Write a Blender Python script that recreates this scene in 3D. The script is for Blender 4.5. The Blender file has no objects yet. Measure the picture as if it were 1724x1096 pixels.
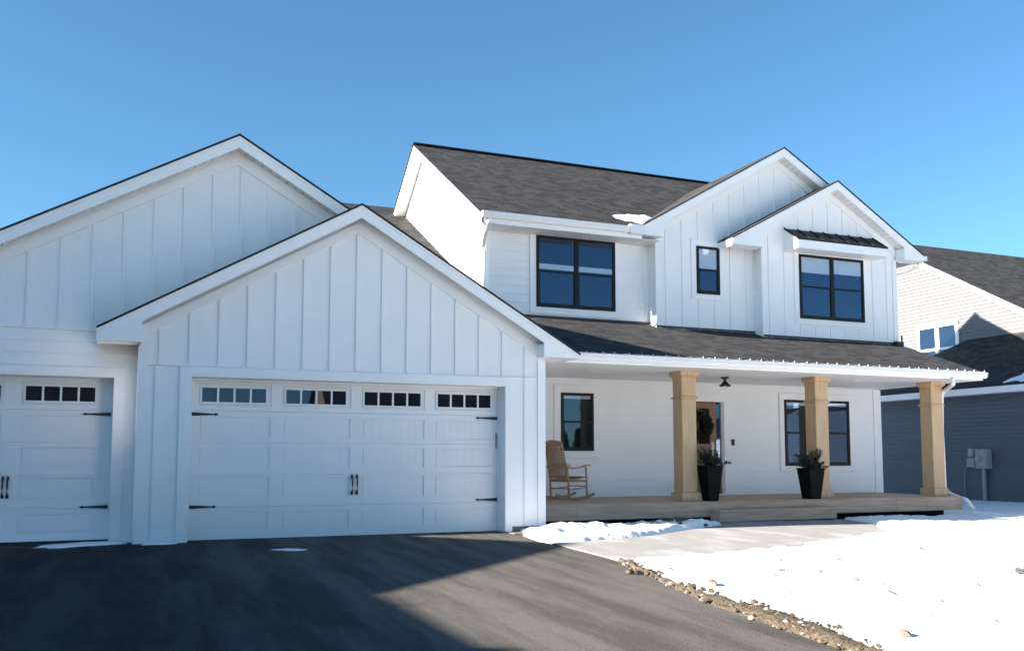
import bpy, bmesh, math, random
from mathutils import Vector, Matrix, noise
random.seed(7)
SC = bpy.context.scene
COL = SC.collection

# ------------------------------------------------------------------ camera
CAM = (-6.540, -14.448, 1.221); YAW = 0.3901; PITCH = 0.0828
cd = bpy.data.cameras.new('camera'); cam = bpy.data.objects.new('camera', cd); COL.objects.link(cam)
F = Vector((math.sin(YAW)*math.cos(PITCH), math.cos(YAW)*math.cos(PITCH), math.sin(PITCH)))
R = Vector((math.cos(YAW), -math.sin(YAW), 0)); U = R.cross(F)
cam.matrix_world = Matrix(((R.x, U.x, -F.x, CAM[0]), (R.y, U.y, -F.y, CAM[1]), (R.z, U.z, -F.z, CAM[2]), (0, 0, 0, 1)))
cd.sensor_width = 36; cd.lens = 1551.23/1724*36; cd.shift_y = (643.3-548)/1724
cd.clip_start = .05; cd.clip_end = 2000
SC.camera = cam

# ------------------------------------------------------------------ world, sun, exposure
SX, SY = 2.6, 0.075                     # a point h above the ground throws its shadow to (+SX*h, -SY*h)
sd = Vector((-SX, SY, 1)).normalized() # towards the sun
el = math.asin(sd.z); az = math.atan2(sd.x, sd.y)
w = bpy.data.worlds.new('World'); SC.world = w; w.use_nodes = True
nt = w.node_tree; bg = nt.nodes['Background']
sky = nt.nodes.new('ShaderNodeTexSky'); sky.sky_type = 'NISHITA'; sky.sun_disc = False
sky.sun_elevation = el; sky.sun_rotation = az; sky.altitude = 300; sky.air_density = 1.0; sky.dust_density = .3; sky.ozone_density = 3.5
tint = nt.nodes.new('ShaderNodeMix'); tint.data_type = 'RGBA'; tint.blend_type = 'MULTIPLY'; tint.inputs[0].default_value = 1; tint.inputs[7].default_value = (.69, .98, 1.04, 1)
nt.links.new(sky.outputs[0], tint.inputs[6]); nt.links.new(tint.outputs[2], bg.inputs[0]); bg.inputs[1].default_value = .047
ld = bpy.data.lights.new('sun', 'SUN'); ld.energy = 5; ld.angle = math.radians(.53); ld.color = (1, .90, .80)
sun = bpy.data.objects.new('sun', ld); COL.objects.link(sun)
sun.rotation_euler = sd.to_track_quat('Z', 'Y').to_euler(); sun.location = (-20, 0, 20)
SC.view_settings.view_transform = 'Standard'; SC.view_settings.look = 'None'
SC.view_settings.exposure = 2.2; SC.view_settings.gamma = 1
SC.cycles.max_bounces = 8; SC.cycles.diffuse_bounces = 6; SC.cycles.glossy_bounces = 3; SC.cycles.transmission_bounces = 4
SC.cycles.transparent_max_bounces = 8

# ------------------------------------------------------------------ helpers
class MB:
    def __init__(s): s.v = []; s.f = []; s.uv = {}; s.sm = False
    def face(s, pts, uv=None):
        n = len(s.v); s.v += [tuple(p) for p in pts]; s.f.append(tuple(range(n, n+len(pts))))
        if uv: s.uv[len(s.f)-1] = uv
    def box(s, x0, x1, y0, y1, z0, z1):
        n = len(s.v)
        s.v += [(x0,y0,z0),(x1,y0,z0),(x1,y1,z0),(x0,y1,z0),(x0,y0,z1),(x1,y0,z1),(x1,y1,z1),(x0,y1,z1)]
        s.f += [tuple(n+i for i in q) for q in ((0,3,2,1),(4,5,6,7),(0,1,5,4),(1,2,6,5),(2,3,7,6),(3,0,4,7))]
        return s
    def prism(s, poly, ax, c0, c1):
        # poly: list of 2-d points in the two axes other than ax (in xyz order)
        def P(a, b, c): return {0: (c, a, b), 1: (a, c, b), 2: (a, b, c)}[ax]
        n = len(s.v); m = len(poly)
        s.v += [P(a, b, c0) for a, b in poly] + [P(a, b, c1) for a, b in poly]
        s.f.append(tuple(range(n, n+m))); s.f.append(tuple(range(n+2*m-1, n+m-1, -1)))
        for i in range(m):
            j = (i+1) % m; s.f.append((n+i, n+m+i, n+m+j, n+j))
        return s
    def hexa(s, lo, hi):       # lo, hi: four points each
        n = len(s.v); s.v += [tuple(p) for p in lo+hi]
        s.f += [tuple(n+i for i in q) for q in ((0,3,2,1),(4,5,6,7),(0,1,5,4),(1,2,6,5),(2,3,7,6),(3,0,4,7))]
        return s
    def tube(s, path, r, seg=8, r1=None, sq=None):
        path = [Vector(p) for p in path]; rings = []
        for i, p in enumerate(path):
            if i == 0: d = path[1]-p
            elif i == len(path)-1: d = p-path[i-1]
            else: d = (path[i+1]-p).normalized()+(p-path[i-1]).normalized()
            d.normalize()
            a = d.cross(Vector((0, 0, 1)));
            if a.length < .05: a = Vector((1, 0, 0)) if abs(d.x) < .9 else Vector((0, 1, 0))
            a = (a-d*a.dot(d)).normalized(); b = d.cross(a)
            rr = r if r1 is None else r+(r1-r)*i/(len(path)-1)
            n = len(s.v)
            if sq:
                for ca, cb in ((-1,-1),(1,-1),(1,1),(-1,1)): s.v.append(tuple(p+a*ca*sq[0]+b*cb*sq[1]))
                k = 4
            else:
                for q in range(seg):
                    t = 2*math.pi*q/seg; s.v.append(tuple(p+a*rr*math.cos(t)+b*rr*math.sin(t)))
                k = seg
            rings.append(n)
        for i in range(len(rings)-1):
            for q in range(k):
                q2 = (q+1) % k; s.f.append((rings[i]+q, rings[i]+q2, rings[i+1]+q2, rings[i+1]+q))
        s.f.append(tuple(rings[0]+q for q in range(k-1, -1, -1))); s.f.append(tuple(rings[-1]+q for q in range(k)))
        return s
    def lathe(s, prof, c, seg=20):
        n = len(s.v)
        for r, z in prof:
            for q in range(seg):
                t = 2*math.pi*q/seg; s.v.append((c[0]+r*math.cos(t), c[1]+r*math.sin(t), c[2]+z))
        for i in range(len(prof)-1):
            for q in range(seg):
                q2 = (q+1) % seg; a = n+i*seg; b = a+seg; s.f.append((a+q, a+q2, b+q2, b+q))
        s.f.append(tuple(n+q for q in range(seg-1, -1, -1))); s.f.append(tuple(n+(len(prof)-1)*seg+q for q in range(seg)))
        return s
    def slab(s, q, t):
        # q: four corners of the top (eave-left, eave-right, ridge-right, ridge-left); thickness t downwards; uv in metres
        q = [Vector(p) for p in q]; e = (q[1]-q[0]).normalized()
        nrm = (q[1]-q[0]).cross(q[-1]-q[0]).normalized(); g = nrm.cross(e)
        uv = [((p-q[0]).dot(e)+q[0].x+q[0].y, (p-q[0]).dot(g)) for p in q]
        s.face(q, uv); lo = [p-Vector((0, 0, t)) for p in q]; s.face(lo[::-1])
        for i in range(len(q)):
            j = (i+1) % len(q); s.face([q[i], lo[i], lo[j], q[j]])
        return s
    def build(s, name, mat, parent=None, smooth=False, fix=True, bevel=0):
        me = bpy.data.meshes.new(name); me.from_pydata(s.v, [], s.f)
        if s.uv:
            ul = me.uv_layers.new(name='UVMap')
            for fi, uv in s.uv.items():
                p = me.polygons[fi]
                for k, li in enumerate(p.loop_indices): ul.data[li].uv = uv[k]
        me.materials.append(mat)
        if fix:
            bm = bmesh.new(); bm.from_mesh(me); bmesh.ops.recalc_face_normals(bm, faces=bm.faces); bm.to_mesh(me); bm.free()
        if smooth:
            for p in me.polygons: p.use_smooth = True
        o = bpy.data.objects.new(name, me); COL.objects.link(o)
        if parent is not None: o.parent = parent
        if bevel:
            b = o.modifiers.new('bevel', 'BEVEL'); b.width = bevel; b.segments = 2; b.limit_method = 'ANGLE'
        return o

def build_each(mb, name, mat, parent):
    for k in range(len(mb.v)//8):
        m = MB(); m.v = mb.v[8*k:8*k+8]; m.f = [tuple(i-8*k for i in f) for f in mb.f[6*k:6*k+6]]; m.build(name, mat, parent)
def thing(name, label, cat, loc=(0, 0, 0), group=None):
    o = bpy.data.objects.new(name, None); COL.objects.link(o); o.location = loc; o.empty_display_size = .2
    o['label'] = label; o['category'] = cat
    if group: o['group'] = group
    return o
def tag(o, label=None, cat=None, group=None, kind=None):
    if label: o['label'] = label
    if cat: o['category'] = cat
    if group: o['group'] = group
    if kind: o['kind'] = kind
    return o

# ------------------------------------------------------------------ materials
def newmat(name):
    m = bpy.data.materials.new(name); m.use_nodes = True
    return m, m.node_tree, m.node_tree.nodes['Principled BSDF']
def N(nt, t, **k):
    n = nt.nodes.new(t)
    for a, b in k.items(): setattr(n, a, b)
    return n
def ramp(nt, fac, stops):
    r = N(nt, 'ShaderNodeValToRGB'); e = r.color_ramp.elements
    while len(e) < len(stops): e.new(.5)
    for i, (p, c) in enumerate(stops):
        e[i].position = p; e[i].color = (c, c, c, 1) if isinstance(c, (int, float)) else (*c, 1)
    nt.links.new(fac, r.inputs[0]); return r.outputs[0]
def coords(nt, scale=(1, 1, 1), kind='Object', rot=(0, 0, 0)):
    tc = N(nt, 'ShaderNodeTexCoord'); mp = N(nt, 'ShaderNodeMapping'); mp.inputs['Scale'].default_value = scale; mp.inputs['Rotation'].default_value = rot
    nt.links.new(tc.outputs[kind], mp.inputs[0]); return mp.outputs[0]
def ntex(nt, vec, scale, detail=4, rough=.55):
    n = N(nt, 'ShaderNodeTexNoise'); n.inputs['Scale'].default_value = scale; n.inputs['Detail'].default_value = detail; n.inputs['Roughness'].default_value = rough
    nt.links.new(vec, n.inputs['Vector']); return n.outputs['Fac']
def mixc(nt, fac, a, b, mode='MIX'):
    m = N(nt, 'ShaderNodeMix', data_type='RGBA', blend_type=mode)
    for i, x in ((0, fac), (6, a), (7, b)):
        if hasattr(x, 'is_linked'): nt.links.new(x, m.inputs[i])
        else: m.inputs[i].default_value = x if i == 0 else (*x, 1)
    return m.outputs[2]
def bump(nt, h, bs, strength=.3, dist=.01):
    b = N(nt, 'ShaderNodeBump'); b.inputs['Strength'].default_value = strength; b.inputs['Distance'].default_value = dist
    nt.links.new(h, b.inputs['Height']); nt.links.new(b.outputs[0], bs.inputs['Normal'])
def simple(name, c1, c2, scale=6, rough=.5, stretch=(1, 1, 1), bs=.15, bd=.004, bscale=60, spec=.5, metal=0):
    m, nt, b = newmat(name); v = coords(nt, stretch)
    nt.links.new(ramp(nt, ntex(nt, v, scale), ((.3, c1), (.7, c2))), b.inputs['Base Color'])
    b.inputs['Roughness'].default_value = rough; b.inputs['Specular IOR Level'].default_value = spec; b.inputs['Metallic'].default_value = metal
    if bs: bump(nt, ntex(nt, v, bscale), b, bs, bd)
    return m
M = {}
M['white'] = simple('white_paint', (.82, .822, .825), (.86, .86, .86), 1.7, .45, bs=.2, bd=.003, bscale=45)
M['trim'] = simple('white_trim', (.83, .83, .83), (.87, .87, .87), 3, .4, bs=.05)
M['gutter'] = simple('white_metal', (.78, .78, .78), (.81, .81, .81), 3, .3, bs=0)
M['door'] = simple('garage_door_white', (.79, .80, .81), (.83, .83, .835), 2.5, .4, (1, 1, .3), bs=.15, bd=.002, bscale=90)
M['black'] = simple('black_vinyl', (.005, .005, .006), (.008, .008, .009), 10, .4, bs=0, spec=.25)
M['iron'] = simple('black_iron', (.01, .01, .011), (.018, .018, .02), 20, .45, bs=.1)
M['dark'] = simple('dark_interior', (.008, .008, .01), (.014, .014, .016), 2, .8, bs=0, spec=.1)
M['blind'] = simple('blind_fabric', (.7, .7, .7), (.78, .78, .78), 3, .8, bs=0)
M['beige_shaded'] = simple('beige_vinyl_shaded', (.070, .082, .108), (.078, .092, .12), 3, .5, bs=.05)  # beige siding of the low wing with blue shade put into its colour
M['beige'] = simple('beige_vinyl', (.118, .12, .122), (.130, .132, .134), 3, .5, bs=.05)
M['cedar'] = simple('stained_cedar', (.45, .30, .165), (.61, .42, .245), 5, .6, (6, 6, .35), bs=.2, bd=.003, bscale=25)
M['oak'] = simple('oak_door', (.17, .085, .035), (.27, .145, .065), 5, .45, (7, 7, .4), bs=.1)
M['chairwood'] = simple('teak_chair', (.26, .16, .08), (.39, .25, .13), 8, .5, (3, 3, 3), bs=.1)
M['deck'] = simple('weathered_lumber', (.38, .255, .175), (.54, .395, .30), 4, .7, (.4, 5, 7), bs=.3, bd=.004, bscale=22)
M['pot'] = simple('black_planter', (.003, .003, .0035), (.005, .005, .006), 4, .6, bs=.05, spec=.1)
M['leafdark'] = simple('evergreen_leaf', (.007, .012, .008), (.020, .03, .016), 25, .6, bs=0)
M['dryleaf'] = simple('dry_leaf', (.05, .03, .02), (.1, .06, .035), 25, .7, bs=0)
M['soil'] = simple('potting_soil', (.02, .014, .01), (.04, .03, .02), 25, .9, bs=.3)
M['greymetal'] = simple('grey_metal', (.25, .26, .27), (.33, .34, .35), 8, .5, bs=0)
M['brass'] = simple('brushed_handle', (.5, .48, .45), (.6, .58, .55), 8, .3, bs=0, metal=.8)
M['dirt'] = simple('clay_dirt', (.085, .067, .048), (.165, .132, .095), 14, .95, bs=.8, bd=.03, bscale=35, spec=.1)
M['rock'] = simple('rubble_rock', (.10, .08, .06), (.26, .22, .175), 5, .9, bs=.5, bd=.01, bscale=30, spec=.2)
M['palerock'] = simple('pale_rock', (.28, .275, .265), (.40, .39, .38), 8, .9, bs=.5, bd=.01, bscale=30, spec=.2)
M['bark'] = simple('bark', (.07, .05, .04), (.13, .1, .08), 12, .9, (1, 1, .3), bs=.6, bd=.02, bscale=18, spec=.1)
M['soffit'] = simple('soffit_panel', (.74, .735, .72), (.78, .775, .76), 2, .5, bs=0)

def glass_mat(name, tint, fac):
    m, nt, b = newmat(name); nt.nodes.remove(b); out = nt.nodes['Material Output']
    g = N(nt, 'ShaderNodeBsdfGlossy'); g.inputs['Color'].default_value = (*tint, 1); g.inputs['Roughness'].default_value = .0
    t = N(nt, 'ShaderNodeBsdfTransparent'); t.inputs['Color'].default_value = (.86, .89, .91, 1)
    fr = N(nt, 'ShaderNodeFresnel'); fr.inputs['IOR'].default_value = 1.5
    ad = N(nt, 'ShaderNodeMath', operation='ADD'); ad.inputs[1].default_value = fac; ad.use_clamp = True
    mx = N(nt, 'ShaderNodeMixShader'); nt.links.new(fr.outputs[0], ad.inputs[0])
    geo = N(nt, 'ShaderNodeNewGeometry'); inv = N(nt, 'ShaderNodeMath', operation='SUBTRACT'); inv.inputs[0].default_value = 1; nt.links.new(geo.outputs['Backfacing'], inv.inputs[1])
    ml = N(nt, 'ShaderNodeMath', operation='MULTIPLY'); nt.links.new(ad.outputs[0], ml.inputs[0]); nt.links.new(inv.outputs[0], ml.inputs[1]); nt.links.new(ml.outputs[0], mx.inputs[0])
    nz = ntex(nt, coords(nt), 1.3, 1); bp = N(nt, 'ShaderNodeBump'); bp.inputs['Strength'].default_value = .02; bp.inputs['Distance'].default_value = .02
    nt.links.new(nz, bp.inputs['Height']); nt.links.new(bp.outputs[0], g.inputs['Normal'])
    nt.links.new(t.outputs[0], mx.inputs[1]); nt.links.new(g.outputs[0], mx.inputs[2]); nt.links.new(mx.outputs[0], out.inputs[0])
    return m
M['glass'] = glass_mat('window_glass', (.48, .68, 1), .085)
M['glassbright'] = glass_mat('reflective_glass', (.5, .68, 1), .14)
M['doorglass'] = glass_mat('garage_glass', (.5, .65, 1), .05)

def shingle_mat(name, dark, lite, brown):
    m, nt, b = newmat(name); v = coords(nt, (1, 1, 1), 'UV')
    bt = N(nt, 'ShaderNodeTexBrick'); bt.offset = .37; bt.squash = 1
    bt.inputs['Scale'].default_value = 1; bt.inputs['Brick Width'].default_value = .24; bt.inputs['Row Height'].default_value = .143
    bt.inputs['Mortar Size'].default_value = .006; bt.inputs['Mortar Smooth'].default_value = .3; bt.inputs['Bias'].default_value = 0
    bt.inputs['Color1'].default_value = (*dark, 1); bt.inputs['Color2'].default_value = (*lite, 1); bt.inputs['Mortar'].default_value = (dark[0]*.55, dark[1]*.55, dark[2]*.55, 1)
    nt.links.new(v, bt.inputs['Vector'])
    v2 = coords(nt, (2.2, 6.5, 1), 'UV')
    blot = ramp(nt, ntex(nt, v2, 1.5, 5, .7), ((.46, 0.0), (.64, 1.0)))
    c = mixc(nt, blot, bt.outputs['Color'], brown)
    c2 = mixc(nt, .55, bt.outputs['Color'], c)
    gr = ramp(nt, ntex(nt, v, 120, 2), ((.3, .72), (.7, 1.25)))
    c3 = mixc(nt, 1.0, c2, gr, 'MULTIPLY')
    nt.links.new(c3, b.inputs['Base Color']); b.inputs['Roughness'].default_value = .95; b.inputs['Specular IOR Level'].default_value = .15
    h = mixc(nt, .4, bt.outputs['Color'], gr); bump(nt, h, b, .5, .02)
    return m
M['shingle'] = shingle_mat('charcoal_shingles', (.022, .0225, .024), (.060, .060, .061), (.062, .061, .060))
M['metalroof'] = simple('black_metal_roof', (.004, .004, .005), (.006, .006, .007), 5, .55, bs=0, spec=.15)

def snow_mat():
    m, nt, b = newmat('snow'); v = coords(nt)
    flecks = ramp(nt, ntex(nt, coords(nt, (1, 1.6, 1), rot=(0, 0, .5)), 9, 5, .8), ((.635, 0), (.70, 1)))
    big = ramp(nt, ntex(nt, v, .9, 3), ((.45, 0), (.62, 1)))
    f = N(nt, 'ShaderNodeMath', operation='MULTIPLY'); nt.links.new(flecks, f.inputs[0]); nt.links.new(big, f.inputs[1])
    c = mixc(nt, f.outputs[0], (.84, .85, .86), (.30, .29, .28))
    nt.links.new(c, b.inputs['Base Color']); b.inputs['Roughness'].default_value = .75; b.inputs['Specular IOR Level'].default_value = .2
    h = mixc(nt, .5, ntex(nt, v, 5, 6, .65), ntex(nt, v, 28, 4, .6)); bump(nt, h, b, .55, .05)
    return m
M['snow'] = snow_mat()
def asphalt_mat():
    m, nt, b = newmat('asphalt'); v = coords(nt)
    st = ntex(nt, coords(nt, (1.0, .13, 1), rot=(0, 0, .16)), 2.2, 7, .68)
    streak = ramp(nt, st, ((.42, 0), (.60, 1)))
    # shade put into the colour: near-black left, sunlit-pale right with dust streaks
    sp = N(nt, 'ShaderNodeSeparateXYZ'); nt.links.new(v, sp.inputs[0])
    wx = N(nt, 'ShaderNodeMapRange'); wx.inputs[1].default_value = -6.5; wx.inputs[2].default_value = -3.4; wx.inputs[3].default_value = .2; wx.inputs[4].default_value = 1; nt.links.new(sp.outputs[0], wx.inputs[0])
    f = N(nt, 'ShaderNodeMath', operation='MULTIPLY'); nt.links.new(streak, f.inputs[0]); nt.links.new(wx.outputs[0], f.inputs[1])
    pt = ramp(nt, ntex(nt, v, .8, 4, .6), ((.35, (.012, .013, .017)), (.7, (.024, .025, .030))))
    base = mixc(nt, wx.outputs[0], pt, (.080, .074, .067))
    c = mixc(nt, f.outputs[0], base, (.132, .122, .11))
    g = ramp(nt, ntex(nt, v, 75, 3, .8), ((.3, .55), (.7, 1.45)))
    c = mixc(nt, 1.0, c, g, 'MULTIPLY')
    sp2 = ramp(nt, ntex(nt, v, 9, 3, .7), ((.74, 0), (.78, 1)))
    c = mixc(nt, sp2, c, (.6, .6, .6))
    nt.links.new(c, b.inputs['Base Color']); b.inputs['Roughness'].default_value = .9; b.inputs['Specular IOR Level'].default_value = .06
    bump(nt, g, b, .5, .006)
    return m
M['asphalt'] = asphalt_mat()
def concrete_mat():
    m, nt, b = newmat('concrete'); v = coords(nt)
    c = ramp(nt, ntex(nt, v, 1.1, 6, .65), ((.3, (.235, .226, .212)), (.7, (.285, .277, .262))))
    s = ramp(nt, ntex(nt, coords(nt, (1, .4, 1), rot=(0, 0, 1.1)), 2, 4), ((.5, 0), (.68, 1)))
    c = mixc(nt, s, c, (.36, .357, .348)); nt.links.new(c, b.inputs['Base Color']); b.inputs['Roughness'].default_value = .9
    bump(nt, ntex(nt, v, 70, 3), b, .3, .004); return m
M['concrete'] = concrete_mat()
M['apron'] = simple('grey_concrete', (.15, .135, .115), (.21, .19, .165), 3, .9, bs=.3, bd=.005, bscale=50, spec=.2)

# ------------------------------------------------------------------ the ground
DRV = [(0.3, -.45), (0, -.6), (-1.5, -.78), (-2.6, -.66), (-4, -.77), (-5.6, -1.15), (-7.1, -1.49), (-8, -1.56), (-9, -1.67), (-12, -1.95), (-26, -2.3)]
def interp(t, y):
    if y >= t[0][0]: return t[0][1]
    for (a, b), (c, d) in zip(t, t[1:]):
        if y >= c: return b+(d-b)*(a-y)/(a-c)
    return t[-1][1]
def edge(y): return interp(DRV, y)
DIRTW = [(-3.9, 0), (-4.15, .10), (-4.7, .09), (-5.0, .13), (-5.5, .03), (-5.9, .08), (-6.3, .15), (-6.7, .28), (-7.4, .50), (-8.4, .40), (-9.2, .24), (-10, .28), (-26, .3)]
WALK = [(-.72, -1.86), (.0, -1.78), (1.31, -1.38), (2.6, -.62), (3.65, -.05), (3.98, .62), (6.95, .62), (6.62, -.6), (5.65, -1.92), (4.0, -2.75), (1.99, -3.51), (.76, -3.83), (-.74, -3.97)]
def inside(p, poly):
    x, y = p; c = False
    for i in range(len(poly)):
        x1, y1 = poly[i]; x2, y2 = poly[i-1]
        if (y1 > y) != (y2 > y) and x < (x2-x1)*(y-y1)/(y2-y1)+x1: c = not c
    return c
def pdist(p, poly):
    x, y = p; best = 1e9
    for i in range(len(poly)):
        x1, y1 = poly[i]; x2, y2 = poly[i-1]; dx, dy = x2-x1, y2-y1
        t = max(0, min(1, ((x-x1)*dx+(y-y1)*dy)/(dx*dx+dy*dy))); d = math.hypot(x-x1-t*dx, y-y1-t*dy)
        if d < best: best = d
    return -best if inside(p, poly) else best
def sstep(t): t = max(0, min(1, t)); return t*t*(3-2*t)
def yard(x, y):
    z = .02*min(y, 0)-.0
    if x > 5: z -= .013*min(x-5, 9)
    if x > 13: z += .02*min(x-13, 5)
    return z
_rp = random.Random(31)
PITS = [(_rp.uniform(.2, 7.5), _rp.uniform(-9.5, -3.2), _rp.uniform(0, 3.14), _rp.uniform(.5, 1)) for _ in range(60)]
for _k in range(16): PITS.append((-.1+.36*_k, -5.4-.17*_k+(.16 if _k % 2 else 0), -.5, 1.1))
def groundz(x, y):
    zb = yard(x, y)
    near = -4 < x < 17 and -14 < y < 4
    n1 = noise.noise((x*1.3, y*1.3, 0)) if near else 0
    if y > -26.2:
        if x < -14: d = -14-x
        else: d = x-edge(y)-(interp(DIRTW, y) if y < -3.9 else 0)
    else: d = max(-26.2-y, 0) if y > -26.2 else (-36.5-y)
    if y <= -26.2: d = -36.5-y
    if near and y < 1:
        d = min(d, pdist((x, y), WALK))
    if y > -.02 and -11 < x < .02: d = -1
    if y > .05 and .0 < x < 10.6 and y < 13: d = min(d, ((.16 if x < 3.9 else .70)-y)*2)
    if near:
        d2 = d+.09*noise.noise((x*2.1, y*2.1, 3))+.05*noise.noise((x*7, y*7, 5))
    else: d2 = d
    s = sstep(d2/.16) if near else sstep(d2/.5)
    hgt = .055+.035*n1
    if near:
        hgt += .022*noise.noise((x*4, y*4, 1))+.012*noise.noise((x*11, y*11, 2))
        fp = noise.noise((x*2.8+4, y*2.8, 9))
        if fp > .36: hgt -= .04*sstep((fp-.36)/.12)
        if y < -3:
            for (px_, py_, a_, q_) in PITS:
                dx, dy = x-px_, y-py_
                if abs(dx) < .3 and abs(dy) < .3:
                    u_, v_ = dx*math.cos(a_)+dy*math.sin(a_), -dx*math.sin(a_)+dy*math.cos(a_)
                    t_ = (u_/.15)**2+(v_/.06)**2
                    if t_ < 2.5: hgt -= .095*q_*math.exp(-t_*t_*.7); hgt += .012*math.exp(-(t_-1.6)**2*3)
        # shovelled heap between the walk and the porch
        if -.7 < x < 5 and -2.2 < y < 1.2:
            a = math.exp(-((x-.75)/.9)**2-((y+.6)/.6)**2)*.10+math.exp(-((x-2.6)/.8)**2-((y+.15)/.45)**2)*.08+math.exp(-((x+.1)/.4)**2-((y+.75)/.5)**2)*.08
            hgt += a*(1+.6*noise.noise((x*5, y*5, 7)))+.35*(a > .015)*(.022*noise.noise((x*17, y*17, 4))+.05*abs(noise.noise((x*6.5, y*6.5, 8))))
        if 6.6 < x < 10.6 and -1.5 < y < .7: hgt += .05*math.exp(-((x-7.6)/.9)**2-((y+.0)/.6)**2)
    return zb-.07+s*(hgt+.07)
def axis(a, b, fine, lo, hi, g=1.22):
    xs = []; x = a
    while x <= b: xs.append(x); x += fine
    st = fine; x = xs[-1]
    while x < hi: st = min(st*g, 25); x += st; xs.append(x)
    st = fine; x = a; L = []
    while x > lo: st = min(st*g, 25); x -= st; L.append(x)
    return L[::-1]+xs
xs = axis(-2.6, 9.0, .045, -420, 420); ys = axis(-11.2, 1.1, .045, -420, 420)
mb = MB(); nx = len(xs)
for y in ys:
    for x in xs: mb.v.append((x, y, groundz(x, y)))
for j in range(len(ys)-1):
    for i in range(nx-1): mb.f.append((j*nx+i, j*nx+i+1, (j+1)*nx+i+1, (j+1)*nx+i))
tag(mb.build('snow_ground', M['snow'], smooth=True, fix=False), kind='structure')

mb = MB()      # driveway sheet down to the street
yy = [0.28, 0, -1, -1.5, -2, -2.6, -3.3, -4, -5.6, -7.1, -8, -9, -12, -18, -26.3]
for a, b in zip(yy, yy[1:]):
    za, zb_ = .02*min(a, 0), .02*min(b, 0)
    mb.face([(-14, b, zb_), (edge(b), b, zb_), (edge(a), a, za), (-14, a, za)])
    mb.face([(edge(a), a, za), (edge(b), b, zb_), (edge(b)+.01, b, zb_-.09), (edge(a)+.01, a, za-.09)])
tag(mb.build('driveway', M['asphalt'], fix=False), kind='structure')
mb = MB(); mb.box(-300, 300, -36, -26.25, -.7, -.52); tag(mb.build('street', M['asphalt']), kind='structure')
# concrete walk in two pours with a joint, following the fall of the yard
mb = MB()
def walkz(x, y): return yard(x, y)+.012
for poly in (WALK,):
    g = []
    bm = bmesh.new(); vs = [bm.verts.new((x, y, walkz(x, y))) for x, y in poly]; bm.faces.new(vs)
    bmesh.ops.triangulate(bm, faces=bm.faces); bmesh.ops.subdivide_edges(bm, edges=bm.edges, cuts=3, use_grid_fill=True)
    for v in bm.verts: v.co.z = walkz(v.co.x, v.co.y)
    bm.verts.ensure_lookup_table(); base = 0
    mb.v = [tuple(v.co) for v in bm.verts]; mb.f = [tuple(v.index for v in f.verts) for f in bm.faces]; bm.free()
for i in range(len(WALK)):
    a, b = WALK[i], WALK[i-1]
    mb.face([(a[0], a[1], walkz(*a)), (b[0], b[1], walkz(*b)), (b[0], b[1], walkz(*b)-.1), (a[0], a[1], walkz(*a)-.1)])
tag(mb.build('walkway', M['concrete']), kind='structure')
mb = MB()      # concrete stub at the garage corner
mb.box(-.73, .05, -.42, 0, -.05, .006); mb.box(-.607, .006, -.012, .1, -.1, .088)
tag(mb.build('apron', M['apron']), kind='structure')

# ------------------------------------------------------------------ farmhouse
H = thing('farmhouse', 'large white board-and-batten farmhouse with charcoal roofs, black windows and cedar porch posts', 'house', (0, 0, 0))

def lap_rows(mb, axis_, c, sgn, z0, z1, ext, e=.18, out=.019):
    """lap siding on plane axis_=c, facing sgn; ext(z) gives the (a, b) extent at height z"""
    z = z0
    while z < z1-.005:
        zt = min(z+e, z1)
        a0, b0 = ext(z); a1, b1 = ext(zt)
        if b0-a0 > .02:
            if b1 <= a1: a1 = b1 = (a1+b1)/2
            def P(t, o, zz): return (t, c+sgn*o, zz) if axis_ == 1 else (c+sgn*o, t, zz)
            mb.face([P(a0, out, z), P(b0, out, z), P(b1, .002, zt), P(a1, .002, zt)])
            mb.face([P(a0, 0, z), P(b0, 0, z), P(b0, out, z), P(a0, out, z)])
        z = zt

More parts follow.
